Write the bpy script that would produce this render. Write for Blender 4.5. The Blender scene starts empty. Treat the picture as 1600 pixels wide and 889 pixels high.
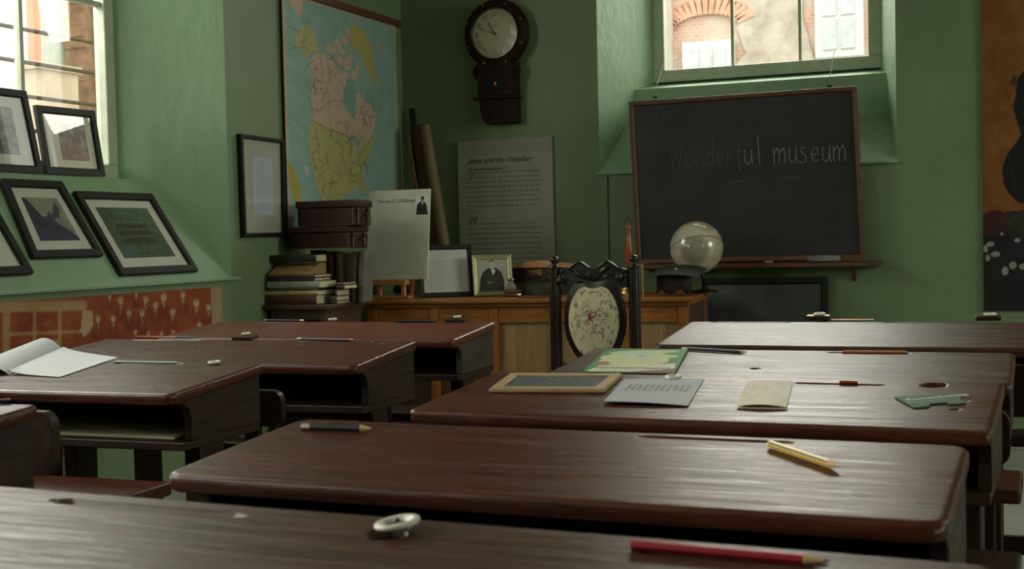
import bpy, math, random
import numpy as np
from mathutils import Vector, Matrix
R=math.radians
scene=bpy.context.scene
COL=scene.collection
# ------------------------------------------------------------ camera, world, lights, exposure
F_PX,YAW,PITCH,ROLL,CAM_H=2014.1,0.389929,-0.0356712,-0.0228989,1.04894
_f=np.array([-math.sin(YAW)*math.cos(PITCH),math.cos(YAW)*math.cos(PITCH),math.sin(PITCH)])
_r0=np.array([math.cos(YAW),math.sin(YAW),0.0]); _u0=np.cross(_r0,_f)
_r=math.cos(ROLL)*_r0+math.sin(ROLL)*_u0; _u=-math.sin(ROLL)*_r0+math.cos(ROLL)*_u0
_O=np.array([0,0,CAM_H])
cam_data=bpy.data.cameras.new('camera'); cam=bpy.data.objects.new('camera',cam_data); COL.objects.link(cam)
M=Matrix.Identity(4)
for i in range(3): M[i][0]=_r[i]; M[i][1]=_u[i]; M[i][2]=-_f[i]; M[i][3]=_O[i]
cam.matrix_world=M
cam_data.sensor_width=36; cam_data.lens=F_PX*36/1600; cam_data.clip_start=.02
cam_data.dof.use_dof=True; cam_data.dof.focus_distance=3.9; cam_data.dof.aperture_fstop=9
scene.camera=cam
scene.view_settings.view_transform='Standard'; scene.view_settings.look='None'
scene.view_settings.gamma=1; scene.view_settings.use_curve_mapping=False
scene.view_settings.exposure=0.84
world=bpy.data.worlds.new('overcast_sky'); scene.world=world; world.use_nodes=True
bg=world.node_tree.nodes['Background']; bg.inputs[0].default_value=(1.0,0.98,0.92,1); bg.inputs[1].default_value=1.75
scene.cycles.max_bounces=10; scene.cycles.diffuse_bounces=5; scene.cycles.transparent_max_bounces=12
scene.cycles.caustics_reflective=False; scene.cycles.caustics_refractive=False
scene.cycles.sample_clamp_indirect=6
scene.cycles.use_denoising=True
# the sun falls on the street side of the house across the lane only (it stands behind our roof)
sd=bpy.data.lights.new('sun','SUN'); sd.energy=0.4; sd.angle=R(12); sd.color=(1,.95,.87)
sun=bpy.data.objects.new('sun',sd); COL.objects.link(sun)
sun.rotation_euler=Vector((-.35,1.0,-1.5)).to_track_quat('-Z','Y').to_euler()
LEFT_WINS=[(3.02,4.5),(.3,1.75),(-2.4,-.95)]  # first is in view; the others are unseen, added behind the camera as fill
def sky_fill_panel(loc,direction,sx,sy,radiance,col=(1,.965,.85)):
    "added area lamp outside a window, extra interior light standing in for open sky"
    l=bpy.data.lights.new('daylight','AREA'); l.shape='RECTANGLE'; l.size=sx; l.size_y=sy; l.energy=radiance*math.pi*sx*sy; l.color=col  # lamp panel added to brighten the interior
    o=bpy.data.objects.new('daylight',l); COL.objects.link(o); o.location=loc
    o.rotation_euler=Vector(direction).to_track_quat('-Z','Y').to_euler(); return o
sky_fill_panel((-1.36,7.75,3.15),(0,-1,-.45),2.0,1.1,8.5)
sky_fill_panel((-4.7,3.76,3.0),(1,0,-.55),1.9,1.3,9)
for a,b in LEFT_WINS[1:]: sky_fill_panel((-4.45,(a+b)/2,2.5),(1,.1,-.35),1.7,1.8,12)
ADDED_RIGHT_WINS=[(3.9,5.6),(-.6,1.1)]  # unseen windows added to bring the room up to its light level
for (a,b),e in zip(ADDED_RIGHT_WINS,(8,2)): sky_fill_panel((4.6,(a+b)/2,2.5),(-1,0,-.3),1.9,1.8,e)

def ray(px,py): return _f+_r*(px-800)/F_PX-_u*(py-444.5)/F_PX
def at(px,py,ax,v):
    "world point seen at a pixel of the 1600x889 frame, on the plane x, y or z = v"
    i='xyz'.index(ax); d=ray(px,py); return Vector(_O+d*(v-_O[i])/d[i])
def onplane(px,py,p0,n):
    d=ray(px,py); n=np.array(n); return Vector(_O+d*((np.array(p0)-_O)@n)/(d@n))
def proj(p):
    d=np.array(p)-_O; z=d@_f; return 800+F_PX*(d@_r)/z, 444.5-F_PX*(d@_u)/z

# ------------------------------------------------------------ materials
def lin(c):
    c=c/255.0; return c/12.92 if c<=.04045 else ((c+.055)/1.055)**2.4
def rgb(*c): return tuple(lin(v) for v in c)+(1,)
class Mat:
    def __init__(s,name,rough=.6,metal=0,spec=.5,coat=0):
        s.m=bpy.data.materials.new(name); s.m.use_nodes=True; s.nt=s.m.node_tree
        s.b=s.nt.nodes['Principled BSDF']; s.b.inputs['Roughness'].default_value=rough
        s.b.inputs['Metallic'].default_value=metal; s.b.inputs['Specular IOR Level'].default_value=spec
        s.b.inputs['Coat Weight'].default_value=coat; s.b.inputs['Coat Roughness'].default_value=.08
    def n(s,t,**k):
        x=s.nt.nodes.new(t)
        for a,v in k.items(): setattr(x,a,v)
        return x
    def l(s,a,b): s.nt.links.new(a,b)
    def noise(s,scale,detail=4,rough=.55,dist=0,stretch=(1,1,1),coord='Object'):
        tc=s.n('ShaderNodeTexCoord'); mp=s.n('ShaderNodeMapping'); mp.inputs['Scale'].default_value=stretch
        nz=s.n('ShaderNodeTexNoise'); nz.inputs['Scale'].default_value=scale; nz.inputs['Detail'].default_value=detail
        nz.inputs['Roughness'].default_value=rough; nz.inputs['Distortion'].default_value=dist
        s.l(tc.outputs[coord],mp.inputs[0]); s.l(mp.outputs[0],nz.inputs['Vector']); return nz.outputs['Fac']
    def ramp(s,fac,stops):
        r=s.n('ShaderNodeValToRGB'); e=r.color_ramp.elements
        while len(e)<len(stops): e.new(.5)
        for q,(p,c) in zip(e,stops): q.position=p; q.color=c
        s.l(fac,r.inputs[0]); return r.outputs[0]
    def mix(s,fac,a,b):
        m=s.n('ShaderNodeMix',data_type='RGBA')
        for v,i in ((fac,0),(a,6),(b,7)):
            if isinstance(v,(int,float)): m.inputs[i].default_value=v
            elif isinstance(v,tuple): m.inputs[i].default_value=v
            else: s.l(v,m.inputs[i])
        return m.outputs[2]
    def col(s,c):
        if isinstance(c,tuple): s.b.inputs['Base Color'].default_value=c
        else: s.l(c,s.b.inputs['Base Color'])
        return s
    def rough(s,fac,a,b):
        m=s.n('ShaderNodeMapRange'); m.inputs['To Min'].default_value=a; m.inputs['To Max'].default_value=b
        m.inputs['From Min'].default_value=.3; m.inputs['From Max'].default_value=.7
        s.l(fac,m.inputs[0]); s.l(m.outputs[0],s.b.inputs['Roughness']); return s
    def bump(s,h,strength=.2,dist=.002):
        b=s.n('ShaderNodeBump'); b.inputs['Strength'].default_value=strength; b.inputs['Distance'].default_value=dist
        s.l(h,b.inputs['Height']); s.l(b.outputs[0],s.b.inputs['Normal']); return s
def plain(name,c,rough=.6,metal=0,var=.12,scale=12,coat=0,spec=.5):
    m=Mat(name,rough,metal,spec,coat); c=rgb(*c)
    a=tuple(v*(1-var) for v in c[:3])+(1,); b=tuple(min(1,v*(1+var)) for v in c[:3])+(1,)
    m.col(m.ramp(m.noise(scale,3),[(.3,a),(.7,b)])); return m.m
def wood(name,dark,mid,light,rough=(.3,.5),axis=0,scale=9,coat=0,bump=.25,wear=0,spec=.5,bdist=.0012):
    m=Mat(name,coat=coat,spec=spec); st=[7.0,7.0,7.0]; st[axis]=.55
    g=m.noise(scale,7,.62,.8,tuple(st)); big=m.noise(2.6,3,.5,.3)
    c=m.ramp(g,[(.28,rgb(*dark)),(.5,rgb(*mid)),(.75,rgb(*light))])
    c2=m.mix(m.ramp(big,[(.35,(0,0,0,1)),(.7,(1,1,1,1))]),c,m.mix(.45,c,rgb(*dark)))
    if wear:
        sc=m.noise(30,6,.75,0,tuple((.5,3,3)))
        c2=m.mix(m.ramp(sc,[(.70,(0,0,0,1)),(.76,(wear,wear,wear,1))]),c2,rgb(118,88,62))
    m.col(c2); m.rough(m.noise(14,6,.7,0,tuple(v*.35+.2 for v in st)),*rough)
    m.bump(g,bump,bdist); return m.m
def paintwall(name,a,b,rough=.55,bump=.25):
    m=Mat(name,rough); f=m.noise(1.3,5,.6); h=m.noise(6,6,.55,.4)
    m.col(m.ramp(f,[(.3,rgb(*a)),(.7,rgb(*b))])); 
    h2=m.noise(24,3,.5,0,(1,1,.4)); mm=m.n('ShaderNodeMath',operation='MULTIPLY_ADD'); mm.inputs[1].default_value=.35
    m.l(h2,mm.inputs[0]); m.l(h,mm.inputs[2]); m.bump(mm.outputs[0],bump,.02); return m.m
def painted(name,rough=.6,coat=0,spec=.3):
    m=Mat(name,rough,0,spec,coat); a=m.n('ShaderNodeAttribute',attribute_name='Col'); m.col(a.outputs['Color']); return m.m
def glassmat(name,tint=(1,1,1,1),rough=0.0,f0=.035):
    m=bpy.data.materials.new(name); m.use_nodes=True; nt=m.node_tree; nt.nodes.clear()
    o=nt.nodes.new('ShaderNodeOutputMaterial'); t=nt.nodes.new('ShaderNodeBsdfTransparent'); g=nt.nodes.new('ShaderNodeBsdfGlossy')
    lw=nt.nodes.new('ShaderNodeLayerWeight'); mx=nt.nodes.new('ShaderNodeMixShader'); lw.inputs[0].default_value=.5
    pw=nt.nodes.new('ShaderNodeMath'); pw.operation='POWER'; pw.inputs[1].default_value=5; nt.links.new(lw.outputs['Facing'],pw.inputs[0])
    fr=nt.nodes.new('ShaderNodeMapRange'); fr.inputs['To Min'].default_value=f0; nt.links.new(pw.outputs[0],fr.inputs[0])
    t.inputs[0].default_value=tint; g.inputs['Roughness'].default_value=rough
    nt.links.new(fr.outputs[0],mx.inputs[0]); nt.links.new(t.outputs[0],mx.inputs[1]); nt.links.new(g.outputs[0],mx.inputs[2]); nt.links.new(mx.outputs[0],o.inputs[0]); return m
def brickmat(name,c1,c2,mortar,s=1.0):
    m=Mat(name,.9); tc=m.n('ShaderNodeTexCoord'); mp=m.n('ShaderNodeMapping'); mp.inputs['Rotation'].default_value=(R(90),0,0)
    br=m.n('ShaderNodeTexBrick'); br.inputs['Color1'].default_value=rgb(*c1); br.inputs['Color2'].default_value=rgb(*c2); br.inputs['Mortar'].default_value=rgb(*mortar)
    br.inputs['Scale'].default_value=4.5*s; br.inputs['Mortar Size'].default_value=.03; br.inputs['Bias'].default_value=-.1
    m.l(tc.outputs['Object'],mp.inputs[0]); m.l(mp.outputs[0],br.inputs['Vector'])
    c=m.mix(m.ramp(m.noise(2.2,6,.7),[(.42,(0,0,0,1)),(.62,(1,1,1,1))]),br.outputs['Color'],rgb(196,184,170)); m.col(c); return m.m
MT={}
MT['wall']=paintwall('sage_green_wall_paint',(102,120,86),(114,133,96))
MT['reveal']=paintwall('sage_green_sill_paint',(124,152,118),(136,164,128),.5,.45)
MT['frame_green']=plain('pale_window_frame_paint',(176,184,160),.5)
MT['floor']=plain('grey_vinyl_floor',(138,142,132),.5,0,.1,5)
MT['ceiling']=plain('white_ceiling_paint',(205,205,195),.8)
MT['base']=plain('pale_skirting_paint',(150,158,142),.5)
MT['desk']=wood('dark_mahogany_desk_top',(48,20,9),(74,33,16),(96,48,26),(.24,.42),0,9,0,.6,.5,.42,.003)
MT['deskred']=wood('red_mahogany_desk_top',(64,30,19),(92,46,31),(116,62,43),(.30,.46),0,9,0,.5,.5,.4,.002)
MT['deskpale']=wood('worn_brown_desk_top',(44,25,16),(68,41,28),(92,58,40),(.26,.46),0,10,0,.7,.9,.5,.003)
MT['deskside']=wood('dark_stained_desk_side',(26,14,10),(42,24,16),(58,35,23),(.35,.6),1,9,spec=.3)
MT['deskolive']=wood('scratched_olive_desk_side',(36,30,20),(50,42,29),(66,56,40),(.4,.7),1,12,0,.4,.7)
MT['bench']=wood('red_brown_bench_wood',(58,28,18),(84,42,28),(104,56,38),(.3,.5))
MT['ebony']=wood('ebonised_carved_wood',(14,8,7),(26,15,12),(40,24,19),(.22,.38),2,10)
MT['oak']=wood('golden_oak',(112,66,20),(150,92,32),(176,116,48),(.35,.5),0,8)
MT['oakv']=wood('golden_oak_upright',(112,66,20),(150,92,32),(176,116,48),(.35,.5),2,8)
MT['plyv']=wood('pale_ply_panel',(112,88,52),(146,118,74),(166,138,92),(.5,.6),2,5,0,.1)
MT['shelfwood']=wood('dull_brown_shelf_wood',(50,34,22),(78,56,38),(96,72,50),(.4,.6))
MT['easel']=wood('pale_beech',(170,110,62),(198,138,84),(214,158,104),(.5,.6),0,6)
MT['boardframe']=wood('red_brown_board_frame',(58,34,20),(98,58,34),(124,76,46),(.4,.6),0,10)
MT['slateframe']=wood('pale_pine_slate_frame',(138,112,76),(164,136,96),(182,156,116),(.45,.6),0,8)
MT['rollwood']=wood('tan_cane_wood',(92,76,48),(118,98,66),(134,114,80),(.5,.7),2,6)
MT['darkplank']=wood('dark_red_plank',(44,24,16),(66,38,26),(84,50,34),(.5,.7),2,7)
MT['clock']=wood('dark_clock_case',(22,12,9),(36,19,14),(54,30,22),(.5,.7),2,9,spec=.15)
MT['black']=plain('black_frame_paint',(24,21,20),.5,spec=.3)
MT['blackmat']=plain('matt_black_cloth',(30,28,29),.8)
MT['slateboard']=(lambda m:(m.col(m.ramp(m.noise(3,6,.65),[(.3,rgb(20,20,20)),(.75,rgb(38,38,37))])),m.rough(m.noise(5,5),.5,.7),m.m)[2])(Mat('worn_blackboard_slate'))
MT['painted']=painted('printed_surface'); MT['print_gloss']=painted('printed_surface_behind_glass',.5,0,.3)
MT['tapestry']=painted('floral_tapestry',.9,0,.1)
MT['glass']=glassmat('picture_glass',(1,1,1,1),0.0); MT['pane']=glassmat('window_glass',(.96,.98,.97,1),.0)
MT['clockglass']=glassmat('anti_glare_clock_glass',(1,1,1,1),0,.006); MT['inkglass']=plain('cut_glass',(150,148,130),.08,.35,.3,40)
MT['brass']=plain('old_brass',(160,124,66),.28,1); MT['gold']=plain('pale_gold_frame',(176,172,132),.3,.75,.1,50)
MT['silver']=plain('tarnished_silver',(150,134,104),.25,.9,.3,30); MT['iron']=plain('dark_iron',(30,28,27),.45,.6)
MT['white']=plain('white_enamel',(205,202,188),.35,0,.08,30); MT['cream']=plain('cream_paper',(196,186,150),.8)
MT['paper']=plain('white_paper',(206,206,204),.75,0,.03); MT['ink']=plain('dark_ink',(14,14,18),.25)
MT['chalk']=plain('chalk_dust',(138,136,130),.95); MT['chalkfaint']=plain('faint_chalk_dust',(92,90,86),.95)
MT['leather']=plain('dark_oxblood_leather',(50,24,20),.6,0,.3,20,spec=.25); MT['leather2']=plain('worn_leather_edge',(98,74,60),.5)
MT['globe']=painted('varnished_globe',.22,.5,.5)
MT['grey']=plain('grey_duster_felt',(112,116,112),.9); MT['string']=plain('white_string',(170,176,160),.8)
MT['red_paint']=plain('red_pencil_paint',(138,18,30),.35); MT['yellow_paint']=plain('yellow_pencil_paint',(214,170,30),.35)
MT['black_paint']=plain('black_pencil_paint',(20,18,20),.3); MT['green_paint']=plain('green_pencil_paint',(40,80,54),.35)
MT['orange_paint']=plain('orange_pencil_paint',(176,104,50),.4); MT['copper']=plain('copper_pen',(184,124,92),.3,.7)
MT['purewood']=plain('bare_pencil_wood',(196,160,114),.7); MT['lead']=plain('graphite',(26,26,28),.4)
MT['ferrule']=plain('pencil_ferrule',(170,160,140),.3,.8); MT['handle']=plain('varnished_red_wood',(138,66,34),.25,0,.3,20)
MT['puzzle']=plain('green_card',(58,92,70),.6,0,.05); MT['text']=plain('dark_print',(44,44,40),.8); MT['textgreen']=plain('white_print',(196,206,196),.8)
MT['brick']=brickmat('weathered_pink_brick',(194,138,112),(208,160,132),(196,180,166),1.6)
MT['render']=(lambda m:(m.col(m.ramp(m.noise(3,8,.7),[(.35,rgb(150,138,124)),(.6,rgb(196,186,172))])),m.m)[1])(Mat('patched_grey_render',.9))
MT['peach']=plain('peach_house_render',(216,164,134),.9,0,.08,2); MT['whitewall']=plain('white_house_render',(226,228,226),.8,0,.04,2)
MT['stonex']=plain('weathered_stone',(186,172,146),.9,0,.25,3); MT['brownbrick']=plain('mossy_brown_brick',(128,100,76),.9,0,.35,8)
MT['whitesash']=plain('white_sash_paint',(206,206,204),.5,0,.03); MT['sashpane']=plain('pale_grey_pane',(188,194,196),.5)  # sash panes get one even pale grey
MT['ground']=plain('pale_paving',(170,166,158),.9)
MT['rule']=plain('yellow_boxwood_rule',(158,128,48),.5); MT['bar']=plain('brown_iron_bar',(100,78,62),.6)

# ------------------------------------------------------------ geometry helpers
class MB:
    def __init__(s,T=None): s.v=[];s.f=[];s.T=T or Matrix.Identity(4); s.sm=False
    def add(s,vs,fs,T=None):
        b=len(s.v); TT=s.T@T if T is not None else s.T
        s.v+=[TT@Vector(v) for v in vs]; s.f+=[tuple(b+i for i in f) for f in fs]; return s
    def box(s,x0,x1,y0,y1,z0,z1,T=None):
        v=[(x,y,z) for z in (z0,z1) for y in (y0,y1) for x in (x0,x1)]
        return s.add(v,[(0,2,3,1),(4,5,7,6),(0,1,5,4),(2,6,7,3),(0,4,6,2),(1,3,7,5)],T)
    def prism(s,pts,a,b,ax='x',T=None):
        "2D outline (in the two other axes) extruded from a to b along ax"
        n=len(pts); mk={'x':lambda p,t:(t,p[0],p[1]),'y':lambda p,t:(p[0],t,p[1]),'z':lambda p,t:(p[0],p[1],t)}[ax]
        v=[mk(p,a) for p in pts]+[mk(p,b) for p in pts]
        f=[tuple(range(n))[::-1],tuple(range(n,2*n))]+[(i,(i+1)%n,n+(i+1)%n,n+i) for i in range(n)]
        return s.add(v,f,T)
    def lathe(s,prof,n=32,T=None,cap=True):
        v=[];f=[]
        for r,z in prof:
            for i in range(n): a=2*math.pi*i/n; v.append((r*math.cos(a),r*math.sin(a),z))
        for k in range(len(prof)-1):
            for i in range(n): j=(i+1)%n; f.append((k*n+i,k*n+j,(k+1)*n+j,(k+1)*n+i))
        if cap: f.append(tuple(range(n))[::-1]); f.append(tuple((len(prof)-1)*n+i for i in range(n)))
        return s.add(v,f,T)
    def tube(s,pts,r,n=8,taper=None,closed=False):
        pts=[Vector(p) for p in pts]; v=[];f=[];N=len(pts); up=Vector((0,0,1))
        for k,p in enumerate(pts):
            if closed: d=(pts[(k+1)%N]-pts[k-1]).normalized()
            else: d=(pts[min(k+1,N-1)]-pts[max(k-1,0)]).normalized()
            u=up if abs(d.dot(up))<.95 else Vector((1,0,0))
            a=d.cross(u).normalized(); b=a.cross(d); rr=r if taper is None else r*taper[k]
            for i in range(n): t=2*math.pi*i/n; v.append(tuple(p+a*rr*math.cos(t)+b*rr*math.sin(t)))
        K=N if closed else N-1
        for k in range(K):
            for i in range(n): j=(i+1)%n; q=(k+1)%N; f.append((k*n+i,k*n+j,q*n+j,q*n+i))
        if not closed: f.append(tuple(range(n))[::-1]); f.append(tuple((N-1)*n+i for i in range(n)))
        return s.add(v,f)
    def build(s,name,mat,parent=None,smooth=False,bevel=0,seg=2,col=None,off=None):
        me=bpy.data.meshes.new(name); o=Vector((0,0,0)); 
        if parent is not None:
            rt=parent
            while rt.parent: rt=rt.parent
            o=rt.location.copy()
        elif off is not None: o=Vector(off)
        me.from_pydata([tuple(v-o) for v in s.v],[],s.f); me.update()
        import bmesh
        bm=bmesh.new(); bm.from_mesh(me)
        bmesh.ops.triangulate(bm,faces=[f for f in bm.faces if len(f.verts)>4])
        if col is None: bmesh.ops.recalc_face_normals(bm,faces=bm.faces)
        bm.to_mesh(me); bm.free()
        me.materials.append(MT[mat] if isinstance(mat,str) else mat)
        if smooth:
            for p in me.polygons: p.use_smooth=True
        if col is not None:
            at_=me.color_attributes.new('Col','FLOAT_COLOR','POINT'); at_.data.foreach_set('color',np.asarray(col,dtype=np.float32).ravel())
        ob=bpy.data.objects.new(name,me); COL.objects.link(ob)
        if parent is not None: ob.parent=parent
        elif off is not None: ob.location=o
        if bevel:
            b=ob.modifiers.new('bevel','BEVEL'); b.width=bevel; b.segments=seg; b.limit_method='ANGLE'; b.angle_limit=R(40)
        return ob
def root(name,label,cat,loc,group=None):
    o=bpy.data.objects.new(name,None); COL.objects.link(o); o.location=loc; o.empty_display_size=.05
    o['label']=label; o['category']=cat
    if group: o['group']=group
    return o
def tag(o,label,cat,group=None):
    o['label']=label; o['category']=cat
    if group: o['group']=group
    return o
def struct(o): o['kind']='structure'; return o
def frameM(o,x,y,z):
    M=Matrix.Identity(4); x=Vector(x).normalized(); z=Vector(z).normalized(); y=Vector(y).normalized()
    for i in range(3): M[i][0]=x[i];M[i][1]=y[i];M[i][2]=z[i];M[i][3]=o[i]
    return M
# ---- painting into a vertex-colour grid (print, photographs, the map)
class Canvas:
    def __init__(s,w,h,bg): s.w=w;s.h=h;s.a=np.ones((h,w,3))*np.array(bg[:3])/255.; s.yy,s.xx=np.mgrid[0:h,0:w]; s.u=(s.xx+.5)/w; s.v=(s.yy+.5)/h; s.map=None
    def _c(s,pts): return [s.map(*p) for p in pts] if s.map else pts
    def poly(s,pts,c,al=1):
        pts=s._c(pts); m=np.zeros((s.h,s.w),bool); n=len(pts)
        for i in range(n):
            x0,y0=pts[i];x1,y1=pts[(i+1)%n]
            if y0==y1: continue
            cnd=((y0>s.v)!=(y1>s.v))&(s.u<(x1-x0)*(s.v-y0)/(y1-y0)+x0); m^=cnd
        s.a[m]=s.a[m]*(1-al)+np.array(c)/255.*al; return m
    def ell(s,cx,cy,rx,ry,c,al=1):
        if s.map:
            x0,y0=s.map(cx-rx,cy);x1,y1=s.map(cx+rx,cy);q0=s.map(cx,cy-ry);q1=s.map(cx,cy+ry); cx,cy=(x0+x1)/2,(q0[1]+q1[1])/2; rx=abs(x1-x0)/2; ry=abs(q1[1]-q0[1])/2
        m=((s.u-cx)/rx)**2+((s.v-cy)/ry)**2<1; s.a[m]=s.a[m]*(1-al)+np.array(c)/255.*al
    def line(s,pts,w,c,al=1):
        pts=s._c(pts)
        for (x0,y0),(x1,y1) in zip(pts[:-1],pts[1:]):
            asp=s.w/s.h; dx,dy=(x1-x0)*asp,y1-y0; L=dx*dx+dy*dy+1e-12
            t=np.clip((((s.u-x0)*asp)*dx+(s.v-y0)*dy)/L,0,1); d=np.hypot((s.u-x0)*asp-t*dx,s.v-y0-t*dy)
            k=np.clip((w-d)/(w*.6+.5/s.h)+.2,0,1)*al; s.a=s.a*(1-k[...,None])+np.array(c)/255.*k[...,None]
    def noise(s,amp,cell=6,seed=0,mask=None):
        rg=np.random.RandomState(seed); g=rg.randn(s.h//cell+3,s.w//cell+3)
        Y=s.yy/cell;X=s.xx/cell; i=Y.astype(int);j=X.astype(int);fy=Y-i;fx=X-j
        n=(g[i,j]*(1-fx)+g[i,j+1]*fx)*(1-fy)+(g[i+1,j]*(1-fx)+g[i+1,j+1]*fx)*fy
        s.a=np.clip(s.a+amp*n[...,None],0,1)
    def cols(s):
        a=s.a[::-1]; l=np.where(a<=.04045,a/12.92,((a+.055)/1.055)**2.4)
        return np.concatenate([l,np.ones((s.h,s.w,1))],-1).reshape(-1,4)
def lerp4(c,u,v):
    TL,TR,BR,BL=c; return (TL*(1-u)+TR*u)*(1-v)+(BL*(1-u)+BR*u)*v
def sheet(name,corners,cv,mat,parent,t=.001,bump=None,off=None):
    "coloured grid between four world corners (TL,TR,BR,BL) with real thickness t below it"
    c=[Vector(p) for p in corners]; nrm=((c[3]-c[0]).cross(c[1]-c[0])).normalized()
    if nrm.dot(Vector((0,0,1)))<-.3 : nrm=-nrm
    if abs(nrm.z)<.3 and nrm.dot(Vector(_O)-c[0])<0: nrm=-nrm
    w,h=cv.w,cv.h; mb=MB(); vs=[]
    for j in range(h):
        v=1-(j)/(h-1)
        for i in range(w):
            u=i/(w-1); p=lerp4(c,u,v)
            if bump: p=p+nrm*bump(u,v)
            vs.append(p)
    mb.v=vs; mb.f=[(j*w+i,j*w+i+1,(j+1)*w+i+1,(j+1)*w+i) for j in range(h-1) for i in range(w-1)]
    cols=cv.cols()
    # back and rim
    per=[i for i in range(w)]+[j*w+w-1 for j in range(1,h)]+[(h-1)*w+i for i in range(w-2,-1,-1)]+[j*w for j in range(h-2,0,-1)]
    b=len(mb.v); mb.v+=[mb.v[i]-nrm*t for i in per]; n=len(per)
    for k in range(n): q=(k+1)%n; mb.f.append((per[k],b+k,b+q,per[q]))
    mb.f.append(tuple(range(b,b+n))[::-1] if True else ())
    cols=np.concatenate([cols,cols[per]])
    return mb.build(name,mat,parent,smooth=False,col=cols,off=off)
def inset(c,w,lift=0,n=None):
    TL,TR,BR,BL=[Vector(p) for p in c]; x=(TR-TL).normalized(); y=(TL-BL).normalized()
    L=n*lift if n is not None else Vector((0,0,0))
    return [TL+x*w-y*w+L,TR-x*w-y*w+L,BR-x*w+y*w+L,BL+x*w+y*w+L]
def frame(name,c,w,t,mat,parent,n,bevel=.002,prof=None):
    "mitred rectangular frame: corners c lie on its back plane, n points to the front"
    c=[Vector(p) for p in c]; prof=prof or [(0,0),(0,t),(w*.8,t*.9),(w,t*.55),(w,0)]
    mb=MB(); rings=[]
    for (a,h) in prof: rings.append(inset(c,a,h,n))
    vs=[p for r in rings for p in r]; K=len(prof); f=[]
    for k in range(K):
        q=(k+1)%K
        for i in range(4): j=(i+1)%4; f.append((k*4+i,k*4+j,q*4+j,q*4+i))
    mb.v=vs; mb.f=f
    return mb.build(name,mat,parent,bevel=bevel)
def slab(c,t,n):
    c=[Vector(p) for p in c]; mb=MB(); mb.v=c+[p+n*t for p in c]; mb.f=[(0,1,2,3),(4,5,6,7),(0,1,5,4),(1,2,6,5),(2,3,7,6),(3,0,4,7)]; return mb
def text(name,body,size,M,mat,parent,shear=0,ext=.0004,align='LEFT'):
    cu=bpy.data.curves.new(name,'FONT'); cu.body=body; cu.size=size; cu.shear=shear; cu.extrude=ext; cu.align_x=align
    tmp=bpy.data.objects.new(name,cu); COL.objects.link(tmp); bpy.context.view_layer.update()
    me=bpy.data.meshes.new_from_object(tmp.evaluated_get(bpy.context.evaluated_depsgraph_get()))
    bpy.data.objects.remove(tmp); 
    o=Vector((0,0,0))
    if parent is not None:
        rt=parent
        while rt.parent: rt=rt.parent
        o=rt.location
    me.transform(Matrix.Translation(-o)@M); me.materials.clear(); me.materials.append(MT[mat])
    ob=bpy.data.objects.new(name,me); COL.objects.link(ob); ob.parent=parent; return ob
def textlines(cv,x0,x1,y0,y1,n,c,al=.6,w=.0035,seed=1,ragged=.2,centre=False):
    rg=random.Random(seed)
    for k in range(n):
        y=y0+(y1-y0)*k/max(1,n-1); e=x1-(x1-x0)*ragged*rg.random()*(1 if k%5 else 2); b=x0
        if centre: d=(x1-x0)*rg.random()*.25; b=x0+d; e=x1-d
        x=b
        while x<e:
            L=.02+.05*rg.random(); cv.line([(x,y),(min(x+L,e),y)],w,c,al*(.7+.3*rg.random())); x+=L+.014

# ------------------------------------------------------------ the room
XL,YB,XR,YF,ZC=-3.307,6.5,3.4,-3.6,3.15
def wall_with_opening(name,u0,u1,openings,mk,depth,mat='wall'):
    """inner face quads around openings; each opening (a,b,zb,zt) on the inner face and (a2,b2,zb2,zt2) at the outer face.
    mk(u,d,z) turns wall coordinates into world; d is depth into the wall."""
    mb=MB(); 
    def q(p): 
        b=len(mb.v); mb.v+= [Vector(mk(*x)) for x in p]; mb.f.append(tuple(range(b,b+len(p))))
    for d,idx in ((0,0),(depth,1)):
        cur=u0
        for op in openings:
            a,b,zb,zt=op[idx]
            q([(cur,d,0),(a,d,0),(a,d,ZC),(cur,d,ZC)]); q([(a,d,0),(b,d,0),(b,d,zb),(a,d,zb)]); q([(a,d,zt),(b,d,zt),(b,d,ZC),(a,d,ZC)]); cur=b
        q([(cur,d,0),(u1,d,0),(u1,d,ZC),(cur,d,ZC)])
    q([(u0,0,0),(u0,depth,0),(u0,depth,ZC),(u0,0,ZC)]); q([(u1,0,0),(u1,depth,0),(u1,depth,ZC),(u1,0,ZC)])
    q([(u0,0,ZC),(u1,0,ZC),(u1,depth,ZC),(u0,depth,ZC)]); q([(u0,0,0),(u1,0,0),(u1,depth,0),(u0,depth,0)])
    return struct(mb.build(name,mat,None))
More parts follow.
